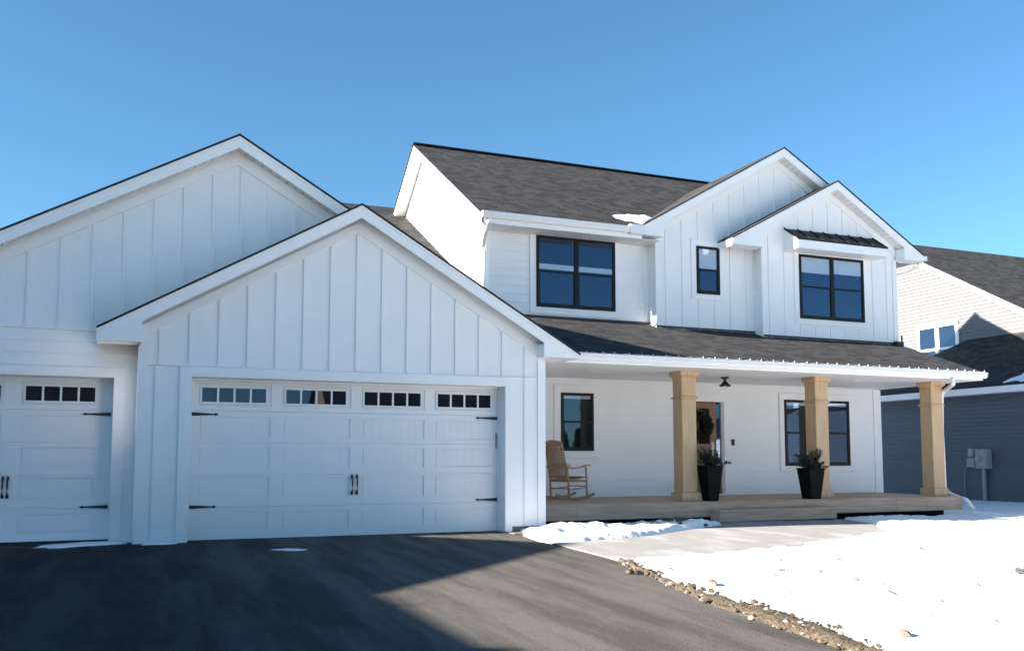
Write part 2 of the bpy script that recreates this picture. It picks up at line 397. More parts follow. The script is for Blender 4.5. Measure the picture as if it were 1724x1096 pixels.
def gable_roof(apex, left, right, y0, y1, fasc=.24, wall_y=None, chopL=None, chopR=None):
    """gable facing -Y. apex/left/right = (x, z) of the outer top edge."""
    t = .03
    for side, e in (('l', left), ('r', right)):
        mb = MB()
        if side == 'l': mb.slab([(e[0], y1, e[1]), (e[0], y0-.03, e[1]), (apex[0], y0-.03, apex[1]), (apex[0], y1, apex[1])], t)
        else: mb.slab([(e[0], y0-.03, e[1]), (e[0], y1, e[1]), (apex[0], y1, apex[1]), (apex[0], y0-.03, apex[1])], t)
        mb.build('roof', M['shingle'], H)
        # rake fascia board
        mb = MB(); sl = (apex[1]-e[1])/abs(apex[0]-e[0]); sg = -1 if side == 'l' else 1
        chop = chopL if side == 'l' else chopR
        pts = [(apex[0], apex[1]-t-.003), (e[0], e[1]-t-.003)]
        if chop:   # chop = x of the inner end of the boxed eave return
            zb = e[1]-t-chop[1]
            pts += [(e[0], zb), (chop[0], zb), (chop[0], e[1]-t-fasc+sl*abs(chop[0]-e[0]))]
        else: pts += [(e[0], e[1]-t-fasc)]
        pts += [(apex[0], apex[1]-t-fasc)]
        mb.prism(pts, 1, y0, y0+.03); mb.build('fascia', M['trim'], H)
        # shingle mould just below the roof edge
        mb = MB(); mb.prism([(apex[0], apex[1]-t-.004), (e[0], e[1]-t-.004), (e[0], e[1]-t-.05), (apex[0], apex[1]-t-.05)], 1, y0-.014, y0-.002); mb.build('rake_moulding', M['trim'], H)
        if wall_y:
            # vented soffit: ribbed sheet under the overhang
            mb = MB(); n = int(math.hypot(apex[0]-e[0], apex[1]-e[1])/.15); dz = t+fasc-.03
            for i in range(n):
                for k, (fa, fb, o) in enumerate(((0, .84, 0), (.84, 1, .03))):
                    f0, f1 = (i+fa)/n, (i+fb)/n
                    xa, xb = apex[0]+(e[0]-apex[0])*f0, apex[0]+(e[0]-apex[0])*f1
                    za, zb_ = apex[1]+(e[1]-apex[1])*f0-dz+o, apex[1]+(e[1]-apex[1])*f1-dz+o
                    mb.face([(xa, y0+.03, za), (xb, y0+.03, zb_), (xb, wall_y, zb_), (xa, wall_y, za)])
                    mb.face([(xb, y0+.03, zb_), (xb, wall_y, zb_), (xb, wall_y, zb_+(.03 if k == 0 else -.03)), (xb, y0+.03, zb_+(.03 if k == 0 else -.03))])
            mb.build('soffit', M['soffit'], H)
        if chop:
            mb = MB(); x0, x1 = sorted((e[0]+.01*sg*-1, chop[0])); zb = e[1]-t-chop[1]
            mb.box(x0, x1, y0+.031, (wall_y or y0+.4)+.05, zb+.004, zb+.02)
            xe = e[0] if side == 'r' else e[0]
            mb.box(min(xe, xe-sg*.02), max(xe, xe-sg*.02), y0+.0305, y0+(2.2 if side == 'l' else (3.6 if y0 > 1 else .62)), zb, e[1]-t-.006)
            xc = chop[0]
            mb.box(min(xc, xc+sg*.02)-.0, max(xc, xc+sg*.02), y0+.031, (wall_y or y0+.4)-.001, zb+.021, e[1]-t-fasc+sl*abs(chop[0]-e[0])-.02)
            mb.build('eave_return', M['trim'], H)

def frieze(apex, left, right, y, drop, wd=.17, xl=None, xr=None):
    for e, lim in ((left, xl), (right, xr)):
        sl = (apex[1]-e[1])/abs(apex[0]-e[0]); x = lim if lim is not None else e[0]
        z = apex[1]-sl*abs(apex[0]-x)
        mb = MB(); mb.prism([(apex[0], apex[1]-drop), (x, z-drop), (x, z-drop-wd), (apex[0], apex[1]-drop-wd)], 1, y-.028, y-.0005)
        mb.build('frieze_board', M['trim'], H)

def roofz(apex, left, right, x):
    e = left if x < apex[0] else right
    return apex[1]-(apex[1]-e[1])*abs(x-apex[0])/abs(apex[0]-e[0])

# --- front garage
GA, GL, GR = (-3.29, 5.25), (-7.06, 3.085), (.54, 3.025)
gx0, gx1 = -6.49, 0.0
ox0, ox1, oz = -5.758, -.732, 2.44
mb = MB()
mb.box(gx0, ox0, 0, .14, -.1, oz); mb.box(ox1, gx1, 0, .14, -.0, oz)
mb.prism([(gx0, oz), (gx1, oz), (gx1, roofz(GA, GL, GR, gx1)-.05), (GA[0], GA[1]-.05), (gx0, roofz(GA, GL, GR, gx0)-.05)], 1, 0, .14)
mb.box(gx0, gx0+.12, .141, .70, -.1, 2.9); mb.box(-.12, 0, .141, 3.36, 0, 3.0)
mb.build('wall', M['white'], H)
mb = MB(); zs = 2.60
for i in range(15):
    x = -6.198+.4175*i
    zt = roofz(GA, GL, GR, x)-.42
    if zt > zs+.05: mb.box(x-.026, x+.026, -.02, -.0005, zs+.004, zt)
mb.box(-6.265, -6.213, -.02, -.0005, .06, zs-.012); mb.box(-.383, -.331, -.02, -.0005, .10, zs-.012)
build_each(mb, 'batten', M['white'], H)
mb = MB(); mb.box(gx0+.1, gx1-.0, -.034, -.0006, zs-.010, zs); mb.build('drip_cap', M['trim'], H)
mb = MB()
mb.box(gx0-.012, gx0+.12, -.026, -.0007, -.02, 2.86); mb.box(-.13, .0125, -.026, -.0007, .09, 2.9)
mb.box(gx0-.0125, gx0-.0005, -.0255, .12, -.02, 2.85)
build_each(mb, 'corner_board', M['trim'], H)
frieze(GA, GL, GR, 0, .25, .17, gx0, gx1)
gable_roof(GA, GL, GR, -.30, 3.4, .20, 0, (gx0+.03, .165), (-.13, .055))
mb = MB()      # door casing and jambs
mb.box(ox0-.16, ox0, -.03, -.0006, -.03, oz+.0); mb.box(ox1, ox1+.125, -.03, -.0006, -.0, oz)
mb.box(ox0-.16, ox1+.125, -.031, -.0006, oz+.001, zs-.012)
mb.box(ox0-.02, ox0+.004, .0, .30, -.03, oz); mb.box(ox1-.004, ox1+.02, .0, .30, -.03, oz); mb.box(ox0, ox1, .0, .30, oz-.004, oz+.02)
mb.build('door_casing', M['trim'], H)
mb = MB(); mb.box(ox1-.03, ox1-.006, .20, .27, 0, 2.4); mb.box(ox0+.006, ox0+.03, .20, .27, 0, 2.4); mb.box(ox0+.03, ox1-.03, .22, .27, 2.40, 2.434); mb.build('weather_strip', M['door'], H)

def garage_door(x0, x1, y, panels, lites, lab):
    r = MB(); e = 2.44/5
    fr = .003
    zs_ = [(e*i+fr/2, e*(i+1)-fr/2) for i in range(5)]
    prs = [(.127, .411), (.632-.02, .936), (1.083, 1.389), (1.537, 1.863)]
    for i, (za, zb_) in enumerate(zs_):
        r.box(x0, x1, y+.020, y+.05, za, zb_)                      # backing of each section
        if i < 4:
            pa, pb = prs[i]
            r.box(x0, x1, y, y+.0198, za, pa); r.box(x0, x1, y, y+.0198, pb, zb_)
            xx = x0
            for a, b in panels:
                r.box(xx, a, y, y+.0198, pa+.0002, pb-.0002); xx = b
                n = 8; w_ = (b-a-.05)/n                          # beaded boards
                r.box(a+.026, b-.026, y+.0095, y+.0197, pa+.023, pb-.023)
                for k in range(n): r.box(a+.025+w_*k+.0012, a+.025+w_*(k+1)-.0012, y+.007, y+.0199, pa+.022, pb-.022)
            r.box(xx, x1, y, y+.0198, pa+.0002, pb-.0002)
        else:
            pa, pb = 2.035, 2.355
            r.box(x0, x1, y, y+.0198, za, pa); r.box(x0, x1, y, y+.0198, pb, zb_)
            xx = x0
            for a, b in panels: r.box(xx, a-.01, y, y+.0198, pa+.0002, pb-.0002); xx = b+.01
            r.box(xx, x1, y, y+.0198, pa+.0002, pb-.0002)
    r.box(x0, x1, y+.051, y+.06, .0, 2.44)
    D = r.build('garage_door', M['door'], H); D['label'] = lab
    for a in lites:
        m = MB(); w_, p_ = .213, .2425; za, zb_ = 2.085, 2.302
        m.box(a-.035, a-.004, y-.006, y+.0115, 2.05, 2.34); m.box(a+3*p_+w_+.004, a+3*p_+w_+.035, y-.006, y+.0115, 2.05, 2.34)
        m.box(a-.0035, a+3*p_+w_+.0035, y-.006, y+.0115, 2.05, za); m.box(a-.0035, a+3*p_+w_+.0035, y-.006, y+.0115, zb_, 2.34)
        for k in range(3): m.box(a+k*p_+w_, a+(k+1)*p_, y-.005, y+.0115, za+.0005, zb_-.0005)
        wn = m.build('window_frame', M['door'], D)
        m = MB(); m.box(a, a+3*p_+w_, y+.0085, y+.011, za, zb_); g = m.build('window_back', M['dark'], D)
        m = MB(); m.box(a, a+3*p_+w_, y+.004, y+.006, za, zb_); g = m.build('window_pane', M['doorglass'], D)
    return D
def strap(D, x, y, z, s):
    m = MB(); h, L = .03, .40
    m.prism([(x, z-h), (x+s*.03, z-h*.9), (x+s*(L-.07), z-h*.33), (x+s*(L-.05), z-h*.75), (x+s*L, z), (x+s*(L-.05), z+h*.75), (x+s*(L-.07), z+h*.33), (x+s*.03, z+h*.9), (x, z+h)], 1, y-.014, y-.0065)
    for q in (.04, .16, .27): m.box(x+s*q-.008, x+s*q+.008, y-.02, y-.0142, z-.008, z+.008)
    m.build('strap_hinge', M['iron'], D)
def pull(D, x, y, z):
    m = MB()
    m.tube([(x, y-.006, z-.13), (x, y-.05, z-.10), (x, y-.055, z), (x, y-.05, z+.10), (x, y-.006, z+.13)], .013, 8)
    for zz in (-.13, .13): m.prism([(x-.018, z+zz-.03), (x+.018, z+zz-.03), (x+.02, z+zz+.012), (x, z+zz+.045), (x-.02, z+zz+.012)], 1, y-.014, y-.004)
    m.build('handle', M['iron'], D)
dy = .285
D = garage_door(ox0+.004, ox1-.004, dy, [(-5.61, -4.56), (-4.36, -3.305), (-3.10, -2.06), (-1.87, -.82)], (-5.577, -4.320, -3.070, -1.826), 'wide double garage door with four rows of panels')
strap(D, ox0+.03, dy, 1.895, 1); strap(D, ox0+.03, dy, .497, 1); strap(D, ox1-.03, dy, 1.91, -1); strap(D, ox1-.03, dy, .53, -1)
pull(D, -3.262, dy, .805); pull(D, -3.184, dy, .805)
mb = MB(); mb.box(-.85+.055, -.75, .262, .2845, 1.40, 1.66); mb.box(-.785, -.76, .255, .2619, 1.5, 1.63); mb.build('keypad', M['greymetal'], H)
mb = MB(); mb.box(ox0, ox1, dy+.0, dy+.05, -.02, .004); mb.box(-9.66, -6.825, .95, 1.0, -.02, .004); mb.build('door_seal', M['black'], H)

# --- third stall and its tall gable
LA, LR = (-5.12, 6.345), (-.25, 3.535); LL = (-11.4, 2.80)
ly = .655
mb = MB()
mb.box(-6.825, gx0, ly, ly+.14, -.1, 2.44); mb.box(-10.9, -9.66, ly, ly+.14, -.1, 2.44)
mb.prism([(-10.9, 2.44), (-.5, 2.44), (-.5, roofz(LA, LL, LR, -.5)-.05), (LA[0], LA[1]-.05), (-10.9, roofz(LA, LL, LR, -10.9)-.05)], 1, ly, ly+.14)
mb.build('wall', M['white'], H)
mb = MB()
for i in range(-7, 12):
    x = -5.03+.4235*i; x = -5.03+.428*i if i < 0 else x
    zt = roofz(LA, LL, LR, x)-.42
    if zt > 3.2: mb.box(x-.026, x+.026, ly-.02, ly-.0005, 3.145, zt)
build_each(mb, 'batten', M['white'], H)
mb = MB(); mb.box(-10.9, gx0-.02, ly-.036, ly-.0006, 3.13, 3.143); mb.box(-9.8, -6.68, ly-.036, ly-.0006, 2.585, 2.597); mb.build('drip_cap', M['trim'], H)
mb = MB()
lap_rows(mb, 1, ly, -1, 2.60, 3.128, lambda z: (-10.9, gx0-.02), .176)
lap_rows(mb, 1, ly, -1, 0, 2.60, lambda z: (-6.665, gx0-.015), .176)
mb.build('lap_siding', M['white'], H)
mb = MB(); mb.box(-6.825, -6.665, ly-.03, ly-.0006, -.02, 2.44); mb.box(-9.8, -6.66, ly-.031, ly-.0006, 2.441, 2.583)
mb.box(-6.829, -6.80, ly, .97, -.02, 2.44); mb.box(-9.66, -6.83, ly, .97, 2.436, 2.46)
mb.build('door_casing', M['trim'], H)
frieze(LA, LL, LR, ly, .25, .17, -10.9, -.5)
gable_roof(LA, LL, LR, ly-.30, 9.0, .19, ly)
D = garage_door(-9.656, -6.833, .955, [(-9.33, -8.33), (-8.066, -7.063)], (-9.30, -8.029), 'single garage door at the left edge')
strap(D, -6.86, .955, 1.897, -1); strap(D, -6.86, .955, .495, -1); pull(D, -8.28, .955, .80); pull(D, -8.215, .955, .80)
# the long garage roof behind it, ridge along the facade
mb = MB(); mb.slab([(-6.4, .9, 3.22), (.18, .9, 3.22), (.18, 10.36, 8.25), (-2.0, 10.36, 8.25)], .04)
mb.slab([(.18, 19.8, 3.22), (-6.4, 19.8, 3.22), (-2.0, 10.36, 8.25), (.18, 10.36, 8.25)], .04); mb.slab([(-6.4, 19.8, 3.22), (-6.4, .9, 3.22), (-2.0, 10.36, 8.25)], .04); mb.build('roof', M['shingle'], H)
mb = MB(); mb.box(-10.9, -10.8, .8, 9.0, -.1, 2.95); mb.box(-10.8, -6.0, 8.9, 9.0, -.1, 5.3); mb.box(-6.0, -5.9, 9.0, 19.3, -.1, 3.3); mb.box(-5.9, 0, 19.2, 19.3, -.1, 3.3); mb.build('wall', M['white'], H)

# --- main block
mx0, mx1 = .18, 10.40
S = .602; ye, ze = 2.756, 6.21; yr, zr = 7.77, 9.23; yb_, zb2 = 12.2, 6.21; Sb = (zr-zb2)/(yb_-yr)
mb = MB(); yk = 3.22; zk = ze+S*(yk-ye)
mb.slab([(mx0-.33, ye, ze), (3.61, ye, ze), (3.61, yk, zk), (10.45, yk, zk), (10.45, yr, zr), (mx0-.33, yr, zr)], .03); mb.build('roof', M['shingle'], H)
mb = MB(); mb.slab([(10.45, yb_, zb2), (mx0-.33, yb_, zb2), (mx0-.33, yr, zr), (10.75, yr, zr)], .03); mb.build('roof', M['shingle'], H)
mb = MB(); mb.box(mx0-.33, 10.45, yr-.10, yr+.10, zr-.02, zr+.022); mb.build('ridge_cap', M['shingle'], H)
def mz(y): return zr-S*(yr-y) if y < yr else zr-Sb*(y-yr)
for xx in (mx0-.30, 10.42):
    mb = MB(); t = .034
    if xx < 5: mb.prism([(ye, ze-t), (yr, zr-t), (yr, zr-t-.24), (ye+.55, mz(ye+.55)-t-.24), (ye+.55, 5.98), (ye, 5.98)], 0, xx, xx+.03)
    else: mb.prism([(yk, zk-t), (yr, zr-t), (yr, zr-t-.24), (yk, zk-t-.24)], 0, xx, xx+.03)
    mb.prism([(yr+.0, zr-t), (yb_, zb2-t), (yb_, zb2-t-.24), (yr, zr-t-.24)], 0, xx, xx+.03); mb.build('fascia', M['trim'], H)
mb = MB()      # soffits of the left rake and its box
for y0_, y1_ in ((ye, yr), (yr, yb_)):
    mb.face([(mx0-.27, y0_, mz(y0_)-.25), (mx0, y0_, mz(y0_)-.25), (mx0, y1_, mz(y1_)-.25), (mx0-.27, y1_, mz(y1_)-.25)])
mb.box(mx0-.27, mx0, ye+.0, ye+.56, 5.985, 6.0); mb.build('soffit', M['soffit'], H)
mb = MB(); lo, hi = 3.36, 12.1
def lext(z):
    # extent in y of the end wall at height z
    zz = z+.27
    a = max(lo, yr-(zr-zz)/S); b = min(hi, yr+(zr-zz)/Sb)
    return (a, b)
lap_rows(mb, 0, mx0, -1, 3.2, 8.95, lext, .18); mb.build('lap_siding', M['white'], H)
mb = MB(); mb.prism([(lo+.1, 0), (hi, 0), (hi, mz(hi)-.3), (yr, zr-.3), (lo+.1, mz(lo+.1)-.3)], 0, mx0+.001, mx0+.12)
mb.prism([(3.5, 0), (hi, 0), (hi, mz(hi)-.3), (yr, zr-.3), (3.5, mz(3.5)-.3)], 0, mx1-.12, mx1)
mb.box(mx0+.12, mx1-.12, hi-.1, hi, 0, 6.1); mb.box(mx0+.001, 4.09, 3.361, 3.46, 2.96, 6.12); mb.build('wall', M['white'], H)
mb = MB(); mb.prism([(lo, mz(lo)-.27), (yr, zr-.27), (yr, zr-.43), (lo, mz(lo)-.43)], 0, mx0-.026, mx0-.001); mb.prism([(yr, zr-.27), (hi, mz(hi)-.27), (hi, mz(hi)-.43), (yr, zr-.43)], 0, mx0-.026, mx0-.001); mb.build('frieze_board', M['trim'], H)
# front wall over the porch (lap siding)
mb = MB(); lap_rows(mb, 1, 3.36, -1, 4.16, 6.0, lambda z: (mx0+.0, 4.09), .18); mb.build('lap_siding', M['white'], H)
mb = MB(); mb.box(mx0-.012, mx0+.09, 3.332, 3.3595, 4.0, 5.99); mb.box(mx0-.0125, mx0-.0005, 3.333, 3.46, 3.9, 5.99); mb.box(4.0, 4.088, 3.335, 3.3595, 4.1, 5.98)
build_each(mb, 'corner_board', M['trim'], H)
mb = MB(); n = 34      # ribbed eave soffit
for i in range(n):
    xa = mx0+(3.9)*i/n; xb = mx0+3.9*(i+1)/n
    mb.box(xa+.006, xb-.006, ye+.03, 3.36, 5.995, 6.01); mb.box(xb-.006, xb+.006, ye+.03, 3.36, 6.003, 6.011)
mb.build('soffit', M['soffit'], H)
mb = MB(); mb.box(-.12, 3.60, ye, ye+.028, 5.99, 6.17); mb.build('fascia', M['trim'], H)
def gutter_x(x0, x1, y, zt, h=.125, d=.12):
    mb = MB()
    prof = [(y, zt), (y-d, zt), (y-d, zt-.02), (y-d+.012, zt-.03), (y-d+.004, zt-.06), (y-d+.045, zt-h), (y, zt-h)]
    prof2 = [(y-.006, zt), (y-.006, zt-h+.006), (y-d+.048, zt-h+.006), (y-d+.01, zt-.06), (y-d+.006, zt)]
    # outer trough shell plus thin end caps
    outer = prof[1:]; inner = prof2[::-1]
    mb.prism([(y, zt), (y, zt-h)]+prof[2:-1][::-1]+[(y-d, zt), (y-d+.008, zt)]+[(y-d+.010, zt-.055), (y-d+.05, zt-h+.006), (y-.006, zt-h+.006), (y-.006, zt)], 0, x0, x1)
    for xx in (x0-.003, x1): mb.prism([(y, zt), (y-d, zt), (y-d, zt-.02), (y-d+.004, zt-.06), (y-d+.045, zt-h), (y, zt-h)], 0, xx, xx+.003)
    return mb.build('gutter', M['gutter'], H)
gutter_x(-.14, 3.25, ye-.001, 6.215)
mb = MB(); mb.box(3.256, 3.61, ye-.12, ye-.001, 6.06, 6.27); mb.build('valley_diverter', M['gutter'], H)

# --- tall middle gable
BA, BL, BR = (7.454, 8.535), (3.61, 6.315), (11.30, 6.31)
by = 3.02
mb = MB(); mb.prism([(4.09, 3.9), (10.73, 3.9), (10.73, roofz(BA, BL, BR, 10.73)-.05), (BA[0], BA[1]-.05), (4.09, roofz(BA, BL, BR, 4.09)-.05)], 1, by, by+.12)
mb.box(4.091, 4.2, by+.121, 3.37, 3.9, 6.1); mb.build('wall', M['white'], H)
mb = MB()
for i in range(15):
    x = 4.357+.433*i; zt = roofz(BA, BL, BR, x)-.41
    if abs(x-5.45) < .62:
        mb.box(x-.026, x+.026, by-.02, by-.0005, 4.05, 4.775)
        if zt > 6.2: mb.box(x-.026, x+.026, by-.02, by-.0005, 6.18, zt)
    elif x < 10.4: mb.box(x-.026, x+.026, by-.02, by-.0005, 4.05, zt)
build_each(mb, 'batten', M['white'], H)
mb = MB(); mb.box(4.078, 4.20, by-.026, by-.0006, 4.02, 6.04); mb.box(4.0775, 4.0895, by-.025, by+.09, 4.02, 6.03); build_each(mb, 'corner_board', M['trim'], H)
mb = MB(); lap_rows(mb, 0, 4.09, -1, 4.1, 5.99, lambda z: (by+.09, 3.36), .18); mb.build('lap_siding', M['white'], H)
frieze(BA, BL, BR, by, .25, .15, 4.09, 10.73)
gable_roof(BA, BL, BR, by-.30, 6.7, .20, by, (4.12, .20), None)

# --- right gable
CA, CL, CR = (8.745, 7.797), (5.72, 6.166), (11.376, 6.218)
cy_ = 2.71; cx0, cx1 = 6.72, 10.74
mb = MB(); mb.prism([(cx0, 3.8), (cx1, 3.8), (cx1, roofz(CA, CL, CR, cx1)-.05), (CA[0], CA[1]-.05), (cx0, roofz(CA, CL, CR, cx0)-.05)], 1, cy_, cy_+.12)
mb.box(cx0+.001, cx0+.1, cy_+.121, by, 3.8, 6.3); mb.box(cx1-.1, cx1, cy_+.121, 12.1, 3.2, 6.3); mb.build('wall', M['white'], H)
wxa, wxb = 7.766, 9.694
mb = MB()
for i in range(9):
    x = 6.93+.44*i
    if i == 0: x = 6.93
    zt = roofz(CA, CL, CR, x)-.40
    if wxa-.16 < x < wxb+.16:
        mb.box(x-.026, x+.026, cy_-.02, cy_-.0005, 3.95, 4.32); mb.box(x-.026, x+.026, cy_-.02, cy_-.0005, 6.60, zt)
    else: mb.box(x-.026, x+.026, cy_-.02, cy_-.0005, 3.95, zt)
build_each(mb, 'batten', M['white'], H)
mb = MB(); mb.box(cx0-.012, cx0+.11, cy_-.026, cy_-.0006, 3.95, 6.0); mb.box(cx0-.0125, cx0-.0005, cy_-.025, cy_+.09, 3.95, 6.0)
mb.box(cx1-.11, cx1+.0125, cy_-.026, cy_-.0006, 3.90, 6.1); build_each(mb, 'corner_board', M['trim'], H)
mb = MB(); lap_rows(mb, 0, cx0, -1, 4.0, 6.0, lambda z: (cy_+.09, by), .18); mb.build('lap_siding', M['white'], H)
frieze(CA, CL, CR, cy_, .24, .15, cx0, cx1)
gable_roof(CA, CL, CR, cy_-.30, 5.6, .19, cy_, (cx0-.13, .13), (cx1+.02, .13))
# left eave gutter end and right eave gutter
mb = MB(); mb.box(11.378, 11.49, cy_-.30, 6.5, 6.09, 6.20); mb.build('gutter', M['gutter'], H)

# --- awning over the right upper window
ax0, ax1, ay = 7.36, 10.03, 2.20
mb = MB(); mb.hexa([(ax0, ay, 6.215), (ax1, ay, 6.215), (ax1, cy_-.03, 6.55), (ax0, cy_-.03, 6.55)], [(ax0, ay, 6.235), (ax1, ay, 6.235), (ax1, cy_-.03, 6.57), (ax0, cy_-.03, 6.57)])
A = mb.build('awning_roof', M['metalroof'], H)
for i in range(8):
    x = ax0+.012+(ax1-ax0-.024)*i/7
    m = MB(); m.hexa([(x-.012, ay, 6.236), (x+.012, ay, 6.236), (x+.012, cy_-.03, 6.571), (x-.012, cy_-.03, 6.571)], [(x-.009, ay, 6.262), (x+.009, ay, 6.262), (x+.009, cy_-.03, 6.597), (x-.009, cy_-.03, 6.597)]); m.build('standing_seam', M['metalroof'], A)
mb = MB(); mb.box(ax0+.01, ax1-.01, ay+.01, ay+.04, 6.02, 6.213)
for x in (ax0+.01, ax1-.04): mb.prism([(ay+.041, 6.02), (cy_-.022, 6.02), (cy_-.022, 6.54), (ay+.041, 6.23)], 0, x, x+.03)
mb.box(ax0+.041, ax1-.041, ay+.041, cy_-.022, 6.03, 6.045); mb.build('awning_box', M['trim'], H)

# --- windows
def window(x0, x1, z0, z1, y, twin, blinds, tw=.13, lab=None, rail=.5, sill=True):
    f = MB(); b = .06; yo = y-.05
    f.box(x0, x1, yo, y-.001, z0, z0+b); f.box(x0, x1, yo, y-.001, z1-b, z1)
    f.box(x0, x0+b, yo, y-.001, z0+b, z1-b); f.box(x1-b, x1, yo, y-.001, z0+b, z1-b)
    cols = [(x0+b, x1-b)]
    if twin:
        xm = (x0+x1)/2; f.box(xm-.05, xm+.05, yo-.002, y-.001, z0+b, z1-b); cols = [(x0+b, xm-.05), (xm+.05, x1-b)]
    zm = z0+(z1-z0)*rail
    for a, c in cols: f.box(a, c, yo+.008, y-.012, zm-.022, zm+.022)
    for a, c in cols:      # slim sash stiles of the lower sash
        f.box(a, a+.022, yo+.012, y-.012, z0+b, zm-.022); f.box(c-.022, c, yo+.012, y-.012, z0+b, zm-.022); f.box(a+.022, c-.022, yo+.012, y-.012, z0+b, z0+b+.025)
    W = f.build('window', M['black'], H)
    if lab: W['label'] = lab
    g = MB(); k = MB()
    for a, c in cols:
        g.box(a, c, y-.034, y-.030, zm+.022, z1-b); g.box(a+.022, c-.022, y-.030, y-.026, z0+b+.025, zm-.022)
        k.box(a, c, y-.0115, y-.010, z0+b, z1-b)
    g.build('pane', M['glass'], W); k.build('room_backing', M['dark'], W)
    if blinds:
        m = MB()
        for (a, c), (u0, u1) in zip(cols, blinds): m.box(a+.01, c-.01, y-.021, y-.019, z1-b-(z1-b-z0-b)*u1, z1-b-(z1-b-z0-b)*u0)
        m.build('blind', M['blind'], W)
    t = MB(); yt = y-.030
    t.box(x0-tw, x0-.001, yt, y-.0008, z0-tw, z1+tw); t.box(x1+.001, x1+tw, yt, y-.0008, z0-tw, z1+tw)
    t.box(x0-.001, x1+.001, yt, y-.0008, z1+.0005, z1+tw); t.box(x0-.001, x1+.001, yt, y-.0008, z0-tw, z0-.0005)
    t.box(x0-tw-.012, x1+tw+.012, yt-.012, y-.0008, z1+tw+.0005, z1+tw+.014)
    t.build('casing', M['trim'], W)
    return W
window(1.324, 3.23, 4.449, 6.0, 3.36-.014, True, [(.385, .465), (.385, .465)], .14, 'double window under the main eave', .5)
window(5.146, 5.763, 4.936, 6.03, by, False, [(.0, .46)], .13, 'small narrow upper window')
window(7.766, 9.694, 4.48, 6.00, cy_, True, [(.0, .26), (.0, .24)], .13, 'double window beneath the metal awning')
window(1.897, 2.676, 1.388, 2.63, 3.37-.014, False, [(.0, .06)], .15, 'single window behind the rocking chair')
window(7.763, 9.715, 1.052, 2.62, 3.37-.014, True, [(.0, .05), (.0, .05)], .13, 'double window on the porch')

# --- porch
py = 3.37
mb = MB(); mb.box(.0, 5.0, py+.001, py+.12, 0, 3.0); mb.box(6.05, cx1-.001, py+.001, py+.12, 0, 3.0); mb.box(5.0, 6.05, py+.001, py+.12, 2.56, 3.0)
mb.box(cx1-.101, cx1-.001, py+.121, 12.1, 0, 3.19); mb.build('wall', M['white'], H)
mb = MB(); lap_rows(mb, 1, py, -1, .40, 2.93, lambda z: (.0, 4.92), .18); lap_rows(mb, 1, py, -1, .40, 2.93, lambda z: (6.18, cx1-.2), .18)
lap_rows(mb, 1, py, -1, 2.70, 2.93, lambda z: (4.92, 6.18), .18); mb.build('lap_siding', M['white'], H)
mb = MB(); mb.box(cx1-.22, cx1+.0125, py-.03, py-.0006, .38, 2.93); mb.box(cx1+.0005, cx1+.0120, py-.0005, py+.12, .0, 2.93); build_each(mb, 'corner_board', M['trim'], H)
mb = MB(); mb.box(.0, 10.734, .36, py, 2.95, 2.975); C_ = mb.build('porch_ceiling', M['soffit'], H)
for x, y in ((1.89, 1.76), (.42, .45), (8.3, 1.5)):
    m = MB(); m.lathe([(.085, 0), (.085, -.008), (.065, -.010), (.06, -.002)], (x, y, 2.949), 20); m.build('recessed_light', M['gutter'], C_)
mb = MB(); mb.box(.0, 10.765, .33, .358, 2.94, 3.085); mb.box(10.735, 10.765, .359, 3.335, 2.94, 3.08); mb.build('fascia', M['trim'], H)
s = .368; pz = lambda y: 3.115+s*(y-.30)
mb = MB(); mb.slab([(.42, .30, pz(.30)), (10.81, .30, pz(.30)), (10.81, 3.36, pz(3.36)), (-1.3, 3.36, pz(3.36))], .03)
mb.build('porch_roof', M['shingle'], H)
mb = MB(); mb.prism([(.36, 3.0), (3.36, 3.0), (3.36, pz(3.36)-.035), (.36, pz(.36)-.035)], 0, 10.715, 10.733); mb.build('wall', M['trim'], H)
mb = MB()      # step flashing at the wall foot
mb.box(4.09, 6.72, by-.04, by-.027, pz(by)-.0, pz(by)+.04); mb.box(6.72, 10.76, cy_-.04, cy_-.027, pz(cy_), pz(cy_)+.045); mb.box(mx0, 4.09, 3.30, 3.33, pz(3.3), pz(3.3)+.045)
mb.box(10.58, 10.80, cy_-.14, cy_-.03, pz(2.6), pz(2.6)+.10); mb.tube([(10.79, 2.62, 4.06), (10.79, 2.62, 4.22)], .02); mb.build('flashing', M['iron'], H)
G = gutter_x(.56, 10.79, .328, 3.105, .125, .12)

def column(x, y, lab):
    T = thing('porch_post', lab, 'post', (x+.17, y+.17, .39)); T.parent = H
    del T['category']
    T.matrix_parent_inverse = Matrix.Identity(4)
    def b(name, e, z0, z1, extra=None):
        m = MB(); m.box(-.165-e, .165+e, -.165-e, .165+e, z0, z1)
        if extra: extra(m)
        return m.build(name, M['cedar'], T, bevel=.006)
    b('base', .045, 0, .17); b('shaft', 0, .17, 2.02); b('shaft', .001, 2.06, 2.45)
    m = MB(); e = .05; m.hexa([(-.165, -.165, 2.44), (.165, -.165, 2.44), (.165, .165, 2.44), (-.165, .165, 2.44)], [(-.165-e, -.165-e, 2.485), (.165+e, -.165-e, 2.485), (.165+e, .165+e, 2.485), (-.165-e, .165+e, 2.485)])
    m.box(-.165-e, .165+e, -.165-e, .165+e, 2.4855, 2.558); m.build('capital', M['cedar'], T)
    b('collar', .032, 2.02, 2.058)
    return T
column(3.47, 1.08, 'cedar post left of the front door'); column(6.775, 1.08, 'cedar post in front of the porch window'); column(10.03, 1.08, 'cedar post at the right end of the porch')

